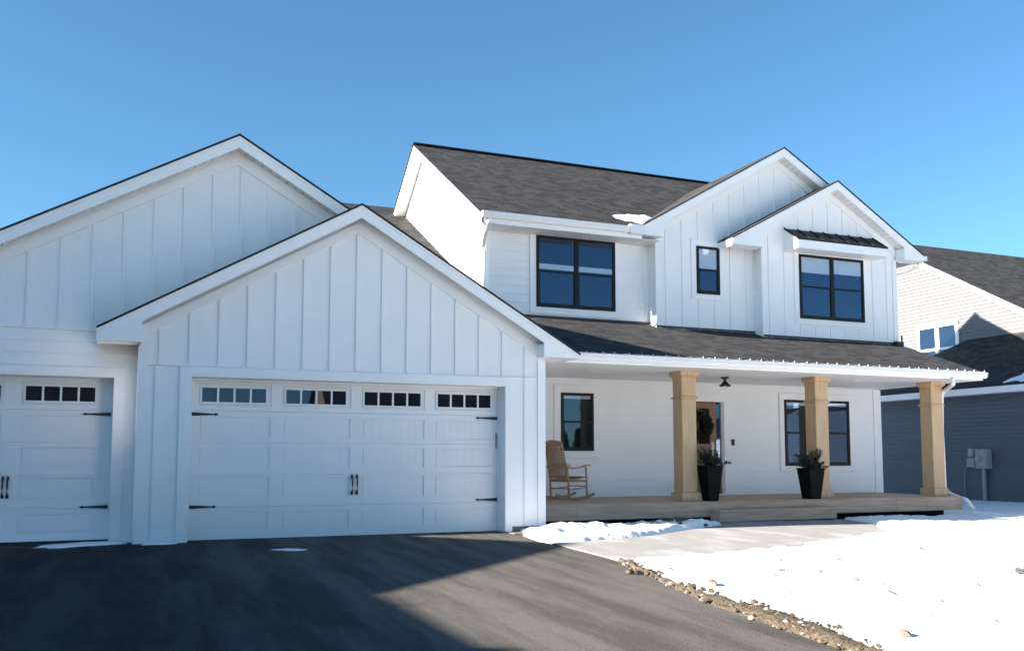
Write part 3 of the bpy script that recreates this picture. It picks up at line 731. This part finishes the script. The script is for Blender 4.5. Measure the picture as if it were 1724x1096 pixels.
# deck
mb = MB(); d0, d1 = .80, py
for i in range(18):
    ya = d0+.145*i
    mb.box(.0, 10.50, ya+.003, min(ya+.142, py-.01), .355, .392)
mb.build('deck_board', M['deck'], H)
mb = MB(); seams = [.0, 1.0, 3.9, 6.2, 8.6, 9.45, 10.50]
for a, b in zip(seams, seams[1:]): mb.box(a+.004, b-.004, d0-.03, d0, .10, .385)
mb.box(10.47, 10.502, d0+.001, py, .10, .354); mb.box(0.0, 10.5, d0-.045, d0+.002, .386, .396); mb.build('rim_board', M['deck'], H)
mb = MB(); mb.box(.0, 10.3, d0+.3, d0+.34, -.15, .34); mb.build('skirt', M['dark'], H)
mb = MB()
mb.box(3.86, 6.72, .42, .78, .205, .24); mb.box(3.88, 6.70, .45, .48, .02, .204); mb.box(3.88, 3.91, .481, .77, -.02, .204); mb.box(6.67, 6.70, .481, .77, -.02, .204)
mb.build('step', M['deck'], H)

# front door
mb = MB(); x0, x1, z0, z1 = 4.97, 5.85, .42, 2.50; yq = py+.05
mb.box(x0, x0+.13, yq, yq+.045, z0, z1); mb.box(x1-.13, x1, yq, yq+.045, z0, z1); mb.box(x0+.13, x1-.13, yq, yq+.045, z0, z0+.25)
mb.box(x0+.13, x1-.13, yq, yq+.045, z1-.13, z1); mb.box(x0+.13, x1-.13, yq, yq+.045, 1.30, 1.56)
mb.box((x0+x1)/2-.02, (x0+x1)/2+.02, yq+.005, yq+.04, 1.56, z1-.13)
mb.box(x0+.13, (x0+x1)/2-.01, yq+.015, yq+.04, z0+.25, 1.30); mb.box((x0+x1)/2+.01, x1-.13, yq+.015, yq+.04, z0+.25, 1.30)
D = mb.build('front_door', M['oak'], H); D['label'] = 'brown oak front door with glazed upper panel'
m = MB(); m.box(x0+.13, x1-.13, yq+.02, yq+.026, 1.56, z1-.13); m.build('pane', M['glass'], D)
m = MB(); m.box(x0+.13, x1-.13, yq+.041, yq+.044, 1.56, z1-.13); m.build('room_backing', M['dark'], D)
m = MB(); m.tube([(x1-.07, yq-.05, 1.25), (x1-.07, yq-.05, 1.58)], .013); m.box(x1-.095, x1-.045, yq-.008, yq-.0005, 1.22, 1.60)
for z in (1.27, 1.56): m.tube([(x1-.07, yq-.05, z), (x1-.07, yq, z)], .009)
m.build('handle', M['brass'], D)
m = MB(); m.box(5.90, 6.02, py+.06, py+.065, .55, 2.48); m.build('sidelight', M['glass'], H)
m = MB(); m.box(5.853, 5.895, py+.05, py+.095, .42, 2.52); m.box(5.8955, 6.029, py+.05, py+.095, .42, .54); m.build('sidelight_frame', M['oak'], H)
mb = MB(); mb.box(4.83, 4.96, py-.03, py+.10, .40, 2.52); mb.box(6.06, 6.18, py-.03, py+.10, .40, 2.52); mb.box(4.83, 6.18, py-.031, py+.10, 2.521, 2.69); mb.box(4.80, 6.21, py-.045, py, 2.691, 2.705)
mb.box(6.03, 6.059, py+.02, py+.09, .42, 2.52); mb.box(4.84, 6.16, py-.06, py+.10, .3925, .42); mb.build('door_casing', M['trim'], H)
mb = MB(); mb.box(4.93, 6.18, py+.101, py+.14, .39, 2.6); mb.build('threshold', M['dark'], H)
mb = MB(); mb.box(6.30-.03, 6.30+.03, py-.05, py-.015, 1.53, 1.67); mb.lathe([(.014, 0), (.014, .004)], (6.30, py-.05, 1.6)); mb.build('doorbell', M['iron'], H)
# ceiling light
L = thing('porch_light', 'black barn-style lamp hanging from the porch ceiling', 'lamp', (5.08, 1.9, 2.95))
mb = MB(); mb.lathe([(.085, 0), (.085, -.03), (.03, -.05), (.03, -.085)], (0, 0, 0)); mb.build('canopy', M['iron'], L, smooth=False)
mb = MB(); mb.lathe([(.035, -.085), (.055, -.11), (.07, -.135), (.122, -.17), (.128, -.195), (.118, -.197), (.05, -.15)], (0, 0, 0), 24); mb.build('lamp_shade', M['iron'], L)
mb = MB(); mb.lathe([(.02, -.14), (.04, -.16), (.045, -.185), (.02, -.2)], (0, 0, 0)); mb.build('bulb', M['blind'], L)

# --- downspouts
def dsp(path, lab=None):
    m = MB(); m.tube(path, .03, sq=(.038, .028)); o = m.build('downspout', M['gutter'], H, bevel=.006)
    if lab: o['label'] = lab
dsp([(.02, 2.70, 6.09), (.02, 2.72, 6.00), (.03, 3.0, 5.80), (.10, 3.28, 5.62), (.115, 3.29, 5.5), (.115, 3.29, 3.9)])
dsp([(11.42, 2.62, 6.09), (11.42, 2.63, 6.0), (11.2, 2.75, 5.86), (10.85, 2.82, 5.74), (10.80, 2.84, 5.6), (10.80, 2.84, 4.1)])
dsp([(9.83, .27, 2.965), (9.83, .28, 2.86), (9.86, .32, 2.82), (10.44, 1.10, 2.74), (10.48, 1.20, 2.66), (10.49, 1.22, 2.5), (10.49, 1.22, .52), (10.52, 1.05, .42), (10.56, .72, .33), (10.58, .55, .12)], 'white downspout beside the right porch post')
m = MB(); m.tube([(10.6, .6, .06), (11.5, -.15, -.04)], .03, sq=(.05, .02)); m.tube([(10.62, .45, .0), (11.5, -.45, -.06)], .02, sq=(.03, .02)); m.build('splash_trough', M['gutter'], H)

# --- snow caught in the roof valley
def snow_blob(name, pts, fz, h, lab=None):
    # irregular pad of snow: pts outline in plan, fz height under it
    bm = bmesh.new(); vs = []
    cx = sum(p[0] for p in pts)/len(pts); cy = sum(p[1] for p in pts)/len(pts); m = MB()
    rings = 5; n = len(pts)*6; P = []
    for i in range(n):
        t = i/6; a = int(t) % len(pts); b = (a+1) % len(pts); f = t-int(t)
        x = pts[a][0]*(1-f)+pts[b][0]*f; y = pts[a][1]*(1-f)+pts[b][1]*f
        k = .9+.38*noise.noise((x*5, y*5, 2))+.2*noise.noise((x*16, y*16, 6)); P.append((cx+(x-cx)*k, cy+(y-cy)*k))
    m.v.append((cx, cy, fz(cx, cy)+h))
    for r in range(1, rings+1):
        q = r/rings
        for x, y in P:
            X, Y = cx+(x-cx)*q, cy+(y-cy)*q; hh = h*math.sqrt(max(0, 1-q**2.5))*(1+.3*noise.noise((X*7, Y*7, 1)))
            m.v.append((X, Y, fz(X, Y)+(hh if r < rings else -.01)))
    for i in range(n):
        j = (i+1) % n; m.f.append((0, 1+i, 1+j))
        for r in range(rings-1):
            a = 1+r*n; b = a+n; m.f.append((a+i, b+i, b+j, a+j))
    bm.free()
    o = m.build(name, M['snow'], smooth=True); return tag(o, kind='stuff')
snow_blob('snow_on_roof', [(3.05, 3.42), (3.6, 3.20), (3.85, 3.02), (4.1, 3.28), (4.45, 3.62), (4.4, 3.78), (3.8, 3.66)], lambda x, y: max(ze+S*(y-ye), roofz(BA, BL, BR, x)), .07)
snow_blob('snow_patch', [(-7.9, .12), (-7.0, .5), (-6.84, .42), (-6.52, .5), (-6.5, .1), (-6.8, -.02), (-7.75, -.38)], lambda x, y: .02*min(y, 0), .03)
snow_blob('snow_patch', [(-6.0, -.22), (-5.85, -.1), (-6.35, -.08), (-6.5, -.2)], lambda x, y: .02*min(y, 0), .02)
snow_blob('snow_patch', [(-4.78, -1.3), (-4.5, -1.2), (-4.2, -1.45), (-4.3, -1.62), (-4.6, -1.55)], lambda x, y: .02*min(y, 0), .008)

# ------------------------------------------------------------------ string of small bulbs along the gutter
T = thing('string_lights', 'string of tiny clear bulbs clipped along the porch gutter', 'string lights', (.8, .2, 3.1))
m = MB(); path = []
rb = random.Random(3)
n = 90
for i in range(n+1):
    x = .62+(10.72-.62)*i/n; path.append((x-.8, .215-.2, .020+rb.uniform(-.004, .004)-(.012 if i % 2 else 0)))
m.tube(path, .004, 4); m.build('wire', M['gutter'], T)
for i in range(38):
    x = .70+(10.68-.7)*i/37+rb.uniform(-.03, .03)
    m = MB(); m.lathe([(.004, 0), (.007, .01), (.007, .022), (.003, .032)], (x-.8, .215-.2, .018), 6); m.build('bulb', M['blind'], T)
m = MB(); m.tube([(x-.8, .19-.2, z) for x, z in ((.60, .01), (.70, -.05), (.80, -.06), (.88, .0))], .004, 4); m.build('wire', M['gutter'], T)

# ------------------------------------------------------------------ rocking chair
K = thing('rocking_chair', 'slatted wooden rocking chair standing on the porch behind the garage corner', 'rocking chair', (1.62, 2.45, .40))
K.rotation_euler = (0, 0, math.radians(14))
def part(name, fn, mat='chairwood', smooth=False):
    m = MB(); fn(m); return m.build(name, M[mat], K, smooth=smooth)
for sy in (-.29, .29):
    pts = []
    for i in range(13):
        t = -1+2*i/12; pts.append((t*.50-.04, sy, .03+.085*t*t))
    part('rocker', lambda m: m.tube(pts, .02, sq=(.016, .026)))
    part('leg', lambda m: m.tube([(.27, sy, .06), (.255, sy, .42), (.24, sy, .66)], .02, 8))
    part('leg', lambda m: m.tube([(-.20, sy, .05), (-.215, sy, .40)], .02, 8))
    part('back_post', lambda m: m.tube([(-.215, sy*.98, .38), (-.27, sy*.95, .68), (-.37, sy*.90, 1.14)], .021, 8))
    part('armrest', lambda m: m.tube([(-.28, sy*1.04, .665), (-.12, sy*1.1, .63), (.10, sy*1.12, .655), (.24, sy*1.1, .695), (.32, sy*1.1, .69)], .02, sq=(.034, .012)))
    part('stretcher', lambda m: m.tube([(-.205, sy, .21), (.262, sy, .25)], .012, 6))
def seat(m):
    for i in range(9):
        x = -.21+.055*i; m.box(x, x+.042, -.27, .27, .40+.0012*i*i*.6, .418+.0012*i*i*.6)
part('seat', seat); part('seat_frame', lambda m: (m.box(-.235, .27, -.29, -.26, .355, .40), m.box(-.235, .27, .26, .29, .355, .40), m.box(.255, .275, -.26, .26, .355, .40), m.box(-.235, -.215, -.26, .26, .355, .40)))
def back(m):
    for i in range(9):
        y = -.235+.0585*i; m.tube([(-.235, y, .47), (-.285, y*.97, .70), (-.345, y*.93, .96), (-.372, y*.9, 1.10)], .01, sq=(.019, .006))
part('backrest', back)
part('back_rail', lambda m: m.tube([(-.375, -.27, 1.12), (-.395, 0, 1.15), (-.375, .27, 1.12)], .02, sq=(.014, .045)))
part('back_rail', lambda m: m.tube([(-.23, -.27, .46), (-.23, .27, .46)], .02, sq=(.012, .028)))
part('back_rail', lambda m: m.tube([(-.286, -.27, .70), (-.286, .27, .70)], .02, sq=(.008, .02)))
part('stretcher', lambda m: (m.tube([(.262, -.29, .27), (.262, .29, .27)], .012, 6), m.tube([(-.205, -.29, .23), (-.205, .29, .23)], .012, 6)))

# ------------------------------------------------------------------ planters
def leaf_tuft(m, base, d, L, n, rnd, w=.018):
    d = Vector(d).normalized(); b = Vector(base)
    for k in range(n):
        t = .25+.75*(k+1)/n; p = b+d*L*t
        a = Vector((rnd.uniform(-1, 1), rnd.uniform(-1, 1), rnd.uniform(-.4, 1))).normalized()
        dirv = (d*.6+a).normalized(); s = dirv.cross(Vector((rnd.uniform(-1, 1), rnd.uniform(-1, 1), rnd.uniform(-1, 1)))).normalized()
        ln = w*rnd.uniform(2.4, 4.2)
        m.face([p, p+dirv*ln*.5+s*w*.5, p+dirv*ln, p+dirv*ln*.5-s*w*.5])
def planter(x, y, wb, wt, h, seed, lab, dry):
    rnd = random.Random(seed)
    T = thing('planter', lab, 'planter', (x, y, .392), 'tall black planters at the porch steps')
    m = MB(); a, b = wb/2, wt/2; i = .03
    m.hexa([(-a, -a, 0), (a, -a, 0), (a, a, 0), (-a, a, 0)], [(-b, -b, h), (b, -b, h), (b, b, h), (-b, b, h)])
    P = m.build('pot', M['pot'], T, bevel=.012)
    m = MB(); 
    for q in ((-b-.008, b+.008, -b-.008, -b+.03), (-b-.008, b+.008, b-.03, b+.008), (-b-.008, -b+.03, -b+.03, b-.03), (b-.03, b+.008, -b+.03, b-.03)): m.box(q[0], q[1], q[2], q[3], h+.001, h+.03)
    m.build('rim', M['pot'], P)
    m = MB(); m.box(-b+.031, b-.031, -b+.031, b-.031, h+.0015, h+.015); m.build('soil', M['soil'], P)
    m = MB(); br = MB(); r2 = MB()
    for k in range(38):
        an = rnd.uniform(0, 6.283); el_ = rnd.uniform(.05, 1.35); L_ = rnd.uniform(.16, .36)*(1.15 if el_ > .7 else .95)
        d = (math.cos(an)*math.cos(el_), math.sin(an)*math.cos(el_), math.sin(el_))
        bs = (rnd.uniform(-b, b)*.6, rnd.uniform(-b, b)*.6, h+.02)
        br.tube([bs, tuple(bs[j]+d[j]*L_ for j in range(3))], .004, 4, .002)
        leaf_tuft(m if rnd.random() > dry else r2, bs, d, L_, 34, rnd, .022)
    m.build('foliage', M['leafdark'], T, fix=False); br.build('twigs', M['bark'], T)
    if r2.f: r2.build('dry_foliage', M['dryleaf'], T, fix=False)
planter(4.04, .99, .23, .37, .67, 5, 'tall black planter of dark evergreens in front of the front door', .12)
planter(6.50, .96, .27, .40, .61, 11, 'black planter of bushy evergreens in front of the porch window post', .2)

# ------------------------------------------------------------------ wreath
rnd = random.Random(21)
W = thing('wreath', 'dark evergreen wreath hanging on the front door', 'wreath', (5.38, py+.0, 1.96))
m = MB()
for k in range(330):
    t = rnd.uniform(0, 6.283); q = rnd.uniform(.13, .27); c = Vector((math.cos(t)*q, rnd.uniform(-.05, .02), math.sin(t)*q))
    d = Vector((math.cos(t)*rnd.uniform(-.3, 1)-math.sin(t)*.7, rnd.uniform(-1, .0), math.sin(t)*rnd.uniform(-.3, 1)+math.cos(t)*.7))
    leaf_tuft(m, c, d, .10, 16, rnd, .024)
m.build('foliage', M['leafdark'], W, fix=False)
m = MB(); m.tube([(math.cos(t*.349)*.2, -.0, math.sin(t*.349)*.2) for t in range(19)], .012, 6); m.build('ring', M['bark'], W)

# ------------------------------------------------------------------ clay, rubble and rocks along the drive
rnd = random.Random(4)
mb = MB(); nn = 170; cols_ = 9
for j in range(nn+1):
    y = -3.98-6.6*j/nn
    w_ = max(.03, interp(DIRTW, y)+.05*noise.noise((y*3, 0, 4)))+.10
    for i in range(cols_+1):
        q = i/cols_; x = edge(y)-.03+.03*noise.noise((0, y*4, 8))+q*w_
        z = yard(x, y)-.03+(.06*math.sin(math.pi*min(1, q*1.15))**.7 if q*1.15 < 1 else 0)+.030*noise.noise((x*9, y*9, 0))+.018*noise.noise((x*26, y*26, 2))
        mb.v.append((x, y, z))
for j in range(nn):
    for i in range(cols_):
        a = j*(cols_+1)+i; mb.f.append((a, a+1, a+cols_+2, a+cols_+1))
tag(mb.build('dirt_edge', M['dirt'], smooth=True, fix=False), kind='stuff')
def rockv(m, c, r, rnd):
    n = len(m.v); ph = rnd.uniform(0, 9)
    bm = bmesh.new(); bmesh.ops.create_icosphere(bm, subdivisions=2 if r > .03 else 1, radius=r)
    for v in bm.verts:
        k = 1+.45*noise.noise(v.co/r*1.1+Vector((ph, ph*2, 0))); v.co *= k; v.co.z *= .7
        m.v.append(tuple(Vector(c)+v.co))
    for f in bm.faces: m.f.append(tuple(n+v.index for v in f.verts))
    bm.free()
mb = MB(); mp = MB()
for k in range(330):
    y = rnd.uniform(-10.2, -4.0); w_ = interp(DIRTW, y); x = edge(y)+rnd.uniform(-.06, w_+.06)
    r = rnd.choice((.008, .012, .016, .022, .03)) if -8.6 < y else rnd.choice((.01, .014, .02, .024))
    if y > -6.2 and noise.noise((y*2.2, 3, 0)) < -.05: continue
    rockv(mp if rnd.random() < .22 else mb, (x, y, yard(x, y)+.012+r*.2), r, rnd)
for (cx, cy, sp, cnt) in ((-1.02, -5.15, .14, 14), (-1.12, -6.25, .16, 14)):
    for k in range(cnt):
        x = cx+rnd.gauss(0, sp*.6); y = cy+rnd.gauss(0, sp); r = rnd.uniform(.018, .042); rockv(mb, (x, y, yard(x, y)+.02+r*.2), r, rnd)
for (cx, cy, cnt, r_) in ((2.35, -.35, 26, .10), (3.0, -.45, 12, .06), (2.5, -.75, 12, .10), (1.85, -.5, 8, .1)):
    for k in range(cnt):
        x = cx+rnd.gauss(0, r_*1.6); y = cy+rnd.gauss(0, r_*.8); r = rnd.uniform(.018, .045); rockv(mb, (x, y, groundz(x, y)+r*.3), r, rnd)
tag(mb.build('brown_rubble', M['dirt']), kind='stuff'); tag(mp.build('pale_gravel', M['palerock']), kind='stuff')
for (x, y, r, lab, mat) in ((-1.16, -6.32, .07, 'pale grey rock at the edge of the driveway', 'palerock'), (-.95, -6.30, .055, 'brown rounded rock half in the snow right of the pale rock', 'rock'), (-1.08, -9.0, .05, 'brown clod standing alone in the snow at the bottom of the photo', 'rock'), (3.72, -.22, .045, 'small grey stone at the end of the snow heap by the walk', 'palerock')):
    m = MB(); rockv(m, (0, 0, 0), r, rnd); o = m.build('rock', M[mat], smooth=False); o.location = (x, y, groundz(x, y)+r*.45); tag(o, lab, 'rock')
m = MB(); m.box(-.09, .09, -.05, .05, 0, .03); m.box(-.09, -.02, -.05, .05, .03, .055); m.box(.05, .12, -.02, .06, .0, .02)
o = m.build('edging_scrap', M['iron'], bevel=.005); o.location = (2.96, -6.75, groundz(2.96, -6.75)-.002); o.rotation_euler = (.1, .05, .4)
tag(o, 'small black plastic scrap lying on the snow at the right edge', 'debris')

rnd = random.Random(77); mb = MB()
for k in range(650):
    x = rnd.uniform(-.5, 10); y = rnd.uniform(-10.5, -1.5)
    if noise.noise((x*.8, y*.8, 5)) < -.05 or pdist((x, y), WALK) < .1 or x < edge(y)+.5: continue
    for q in range(rnd.randint(1, 4)):
        a = rnd.uniform(0, 6.28); L_ = rnd.uniform(.03, .10); xx = x+rnd.gauss(0, .03); yy_ = y+rnd.gauss(0, .03); z = groundz(xx, yy_)-.004; wv = .005
        mb.face([(xx-wv, yy_, z), (xx+wv, yy_, z), (xx+math.cos(a)*L_, yy_+math.sin(a)*L_, z+rnd.uniform(.01, .045))])
tag(mb.build('dry_grass', M['dryleaf'], fix=False), kind='stuff')

# ------------------------------------------------------------------ neighbour on the right
NB = thing('neighbour_house', 'beige sided house with grey roof standing right of the white farmhouse', 'house', (19, 6, 0))
def nbuild(mb, n, m): o = mb.build(n, m, NB); o.matrix_parent_inverse = Matrix.Translation((-19, -6, 0)); return o
SN = .577; nyr = 11.5; nzr = 5.93+SN*(nyr-5.75)+.03
nz = lambda y: nzr-SN*abs(y-nyr)
mb = MB(); mb.prism([(nyr-9, 0), (nyr+9, 0), (nyr+9, nz(nyr+9)-.1), (nyr, nzr-.1), (nyr-9, nz(nyr-9)-.1)], 0, 19.03, 19.2)
mb.box(19.2, 32, nyr-9, nyr-8.8, 0, nz(nyr-9)); mb.box(19.2, 32, nyr+8.8, nyr+9, 0, nz(nyr-9)); mb.box(31.8, 32, nyr-9, nyr+9, 0, nz(nyr-9)); nbuild(mb, 'wall', M['beige'])
mb = MB(); lap_rows(mb, 0, 19.03, -1, 3.0, nzr-.3, lambda z: (nyr-(nzr-z)/SN+.25, nyr+(nzr-z)/SN-.25), .12, .022); nbuild(mb, 'siding', M['beige'])
mb = MB(); mb.slab([(18.7, nyr-9.5, nz(nyr-9.5)), (32.3, nyr-9.5, nz(nyr-9.5)), (32.3, nyr, nzr), (18.7, nyr, nzr)], .04)
mb.slab([(32.3, nyr+9.5, nz(nyr+9.5)), (18.7, nyr+9.5, nz(nyr+9.5)), (18.7, nyr, nzr), (32.3, nyr, nzr)], .04); nbuild(mb, 'roof', M['shingle'])
mb = MB(); mb.prism([(nyr-9.5, nz(nyr-9.5)-.042), (nyr, nzr-.042), (nyr+9.5, nz(nyr-9.5)-.042), (nyr+9.5, nz(nyr-9.5)-.26), (nyr, nzr-.26), (nyr-9.5, nz(nyr-9.5)-.26)], 0, 18.72, 18.76)
nbuild(mb, 'fascia', M['trim'])
mb = MB(); mb.face([(18.76, nyr-9.5, nz(nyr-9.5)-.2), (19.03, nyr-9.5, nz(nyr-9.5)-.2), (19.03, nyr, nzr-.2), (18.76, nyr, nzr-.2)]); mb.face([(18.76, nyr+9.5, nz(nyr-9.5)-.2), (19.03, nyr+9.5, nz(nyr-9.5)-.2), (19.03, nyr, nzr-.2), (18.76, nyr, nzr-.2)]); nbuild(mb, 'soffit', M['trim'])
# twin window
wx = 19.03
mb = MB(); a, b, zl, zh = 8.23, 10.0, 4.0, 5.85
mb.box(wx-.06, wx-.014, a, a+.12, zl, zh); mb.box(wx-.06, wx-.014, b-.12, b, zl, zh); mb.box(wx-.06, wx-.014, (a+b)/2-.08, (a+b)/2+.08, zl, zh)
mb.box(wx-.061, wx-.014, a, b, zh-.12, zh+.001); mb.box(wx-.061, wx-.014, a, b, zl, zl+.1); mb.box(wx-.058, wx-.014, a+.12, b-.12, 4.93, 5.01)
Wn = nbuild(mb, 'window', M['trim'])
mb = MB(); mb.box(wx-.035, wx-.03, a+.1, b-.1, zl+.05, zh-.05); o = mb.build('pane', M['glassbright'], Wn)
mb = MB(); mb.box(wx-.027, wx-.024, a+.1, b-.1, zl+.05, zh-.05); o = mb.build('room_backing', M['dark'], Wn)
# low wing towards us
mb = MB(); lap_rows(mb, 0, 16.5, -1, -.1, 3.12, lambda z: (-6, 10.45), .12, .022); nbuild(mb, 'siding', M['beige_shaded'])
mb = MB(); mb.box(16.501, 16.6, -6, 10.45, -.2, 3.2); mb.box(16.6, 24, -6, -5.9, -.2, 3.2); mb.box(16.6, 19.0, 10.35, 10.45, -.2, 3.2); nbuild(mb, 'wall', M['beige_shaded'])
sl = (5.14-3.27)/(18.99-16.1)
mb = MB(); mb.slab([(16.1, 10.85, 3.27), (16.1, -6.4, 3.27), (18.99, -6.4, 5.14), (18.99, 7.93, 5.14)], .03); mb.slab([(19.0, 10.85, 3.27), (16.1, 10.85, 3.27), (18.99, 7.93, 5.14)], .03)
mb.slab([(24, -6.4, 1.9), (24, 2.6, 1.9), (18.99, 2.6, 5.14), (18.99, -6.4, 5.14)], .03); nbuild(mb, 'roof', M['shingle'])
mb = MB(); mb.box(16.0, 16.12, -6.4, 10.9, 3.08, 3.262); nbuild(mb, 'gutter', M['gutter'])
mb = MB(); mb.box(16.121, 16.5, -6.4, 10.86, 3.09, 3.11); nbuild(mb, 'soffit', M['trim'])
mb = MB(); mb.box(16.33, 16.48, 5.02, 5.46, .93, 1.50); mb.box(16.30, 16.33, 5.06, 5.42, 1.0, 1.45); mb.box(16.38, 16.45, 5.2, 5.29, -.05, .93); nbuild(mb, 'meter_box', M['greymetal'])
mb = MB(); mb.tube([(16.30, 5.31, 1.22), (16.22, 5.31, 1.22)], .085, 16); nbuild(mb, 'meter_dial', M['greymetal'])
mb = MB(); mb.box(16.38, 16.48, 5.58, 5.76, 1.28, 1.52); mb.box(16.38, 16.48, 5.54, 5.80, .97, 1.24); nbuild(mb, 'utility_box', M['palerock'])
mb = MB(); mb.tube([(16.44, 5.80, 1.1), (16.44, 5.95, .9), (16.45, 5.97, .5), (16.44, 5.96, -.05)], .012, 6); nbuild(mb, 'cable', M['greymetal'])
snow_blob('snow_on_roof', [(16.25, 4.45), (16.2, 3.6), (16.5, 2.9), (17.0, 3.0), (16.8, 3.9)], lambda x, y: 3.27+sl*(x-16.1), .06)

# ------------------------------------------------------------------ houses outside the frame: one throws the shadow on the drive, the others stand across the street
def simple_house(label, x, y, w_, d_, he, hr, along_x, wallmat, rotz=0, apex_off=0, garage=True):
    T = thing('neighbour_house', label, 'house', (x, y, 0)); T.rotation_euler = (0, 0, rotz); z0 = -.6
    hx, hy = w_/2, d_/2
    m = MB()
    if along_x:
        m.prism([(-hy, z0), (hy, z0), (hy, he), (apex_off, hr), (-hy, he)], 0, -hx, hx); m.build('wall', wallmat, T)
        m = MB(); o = .35; s1 = (hr-he)/(hy+apex_off); s2 = (hr-he)/(hy-apex_off)
        m.slab([(-hx-o, -hy-o, he+.1-o*s1), (hx+o, -hy-o, he+.1-o*s1), (hx+o, apex_off, hr+.1), (-hx-o, apex_off, hr+.1)], .06)
        m.slab([(hx+o, hy+o, he+.1-o*s2), (-hx-o, hy+o, he+.1-o*s2), (-hx-o, apex_off, hr+.1), (hx+o, apex_off, hr+.1)], .06)
    else:
        m.prism([(-hx, z0), (hx, z0), (hx, he), (0, hr), (-hx, he)], 1, -hy, hy); m.build('wall', wallmat, T)
        m = MB(); o = .35; s1 = (hr-he)/hx
        m.slab([(-hx-o, hy+o, he+.1-o*s1), (-hx-o, -hy-o, he+.1-o*s1), (0, -hy-o, hr+.1), (0, hy+o, hr+.1)], .06)
        m.slab([(hx+o, -hy-o, he+.1-o*s1), (hx+o, hy+o, he+.1-o*s1), (0, hy+o, hr+.1), (0, -hy-o, hr+.1)], .06)
    m.build('roof', M['shingle'], T)
    for sx_, yy_ in ((-.3, hy), (.12, hy)):
        for zc in ([1.6, 4.3] if he > 5 else [1.6]):
            m = MB(); X = sx_*w_; m.box(X-.9, X+.9, yy_+.005, yy_+.06, zc-.75, zc+.75); f = m.build('window', M['trim'], T)
            m = MB(); m.box(X-.8, X+.8, yy_+.061, yy_+.064, zc-.65, zc+.65); m.build('pane', M['dark'], f)
    if garage:
        m = MB(); m.box(w_*.2+.3, w_*.2+3.2, hy+.005, hy+.06, z0, 2.2); m.build('garage_door', M['door'], T)
    return T
# west neighbour: long ridge along x with its gable end to us, a low wing and a vent pipe
WX = -16.0
T = thing('neighbour_house', 'low white house left of the drive, outside the picture', 'house', (WX, 0, 0))
ay_, ah = -1.55, 5.98
m = MB(); prof = [(-5.0, -.6), (1.9, -.6), (1.9, 4.50), (ay_, ah-.08), (-5.0, 4.36)]
m.prism(prof, 0, -9, -.4); m.prism([(-12.5, -.6), (-5.0, -.6), (-5.0, 4.35), (-12.5, 4.35)], 0, -9, -.4); m.build('wall', M['beige'], T)
m = MB(); m.prism([(-5.0, 4.365), (ay_, ah-.07), (2.3, 4.32), (2.3, 4.39), (ay_, ah), (-5.1, 4.43)], 0, -9.3, 0); m.prism([(-12.7, 4.36), (-5.05, 4.36), (-5.05, 4.43), (-12.7, 4.43)], 0, -9.3, 0)
m.prism([(-12.7, 4.435), (-7.60, 4.435), (-7.75, 4.50), (-12.7, 4.54)], 0, -9.3, 0); m.build('roof', M['shingle'], T)
m = MB(); m.tube([(-.6, -5.75, 4.43), (-.6, -5.75, 4.64)], .11, 10); m.build('vent_pipe', M['gutter'], T)
simple_house('pale gabled house across the street, outside the picture', 59, -64, 15, 12, 3.5, 6.5, False, M['white'])
simple_house('wide dark roofed house across the street, outside the picture', 80, -62, 20, 12, 3.0, 6.2, True, M['beige'])
simple_house('brown house across the street, outside the picture', 18, -60, 21, 12, 3.4, 8.6, True, M['chairwood'])
simple_house('white house across the street, outside the picture', -10.5, -60, 16, 12, 3.2, 8.2, True, M['white'])

rnd = random.Random(9)
for (tx, ty, th) in ((24.5, -44, 3.6), (27, -46, 4.0), (29.4, -43, 3.4), (44, -46, 4.6), (6, -49, 3.5)):
    T = thing('evergreen_tree', 'small dark evergreen tree across the street, outside the picture', 'tree', (tx, ty, -.5), 'evergreens across the street')
    m = MB(); m.tube([(0, 0, 0), (0, 0, th*.5), (.02, 0, th)], .14, 8, .03); m.build('trunk', M['bark'], T)
    m = MB()
    for k in range(420):
        f = rnd.random()**.8; z = .5+(th-.5)*f; R_ = (1-f)*th*.26+.1; a = rnd.uniform(0, 6.283)
        b0 = (0, 0, z); leaf_tuft(m, b0, (math.cos(a), math.sin(a), -.25), R_*rnd.uniform(.7, 1.1), 9, rnd, .11)
    m.build('crown', M['leafdark'], T, fix=False)
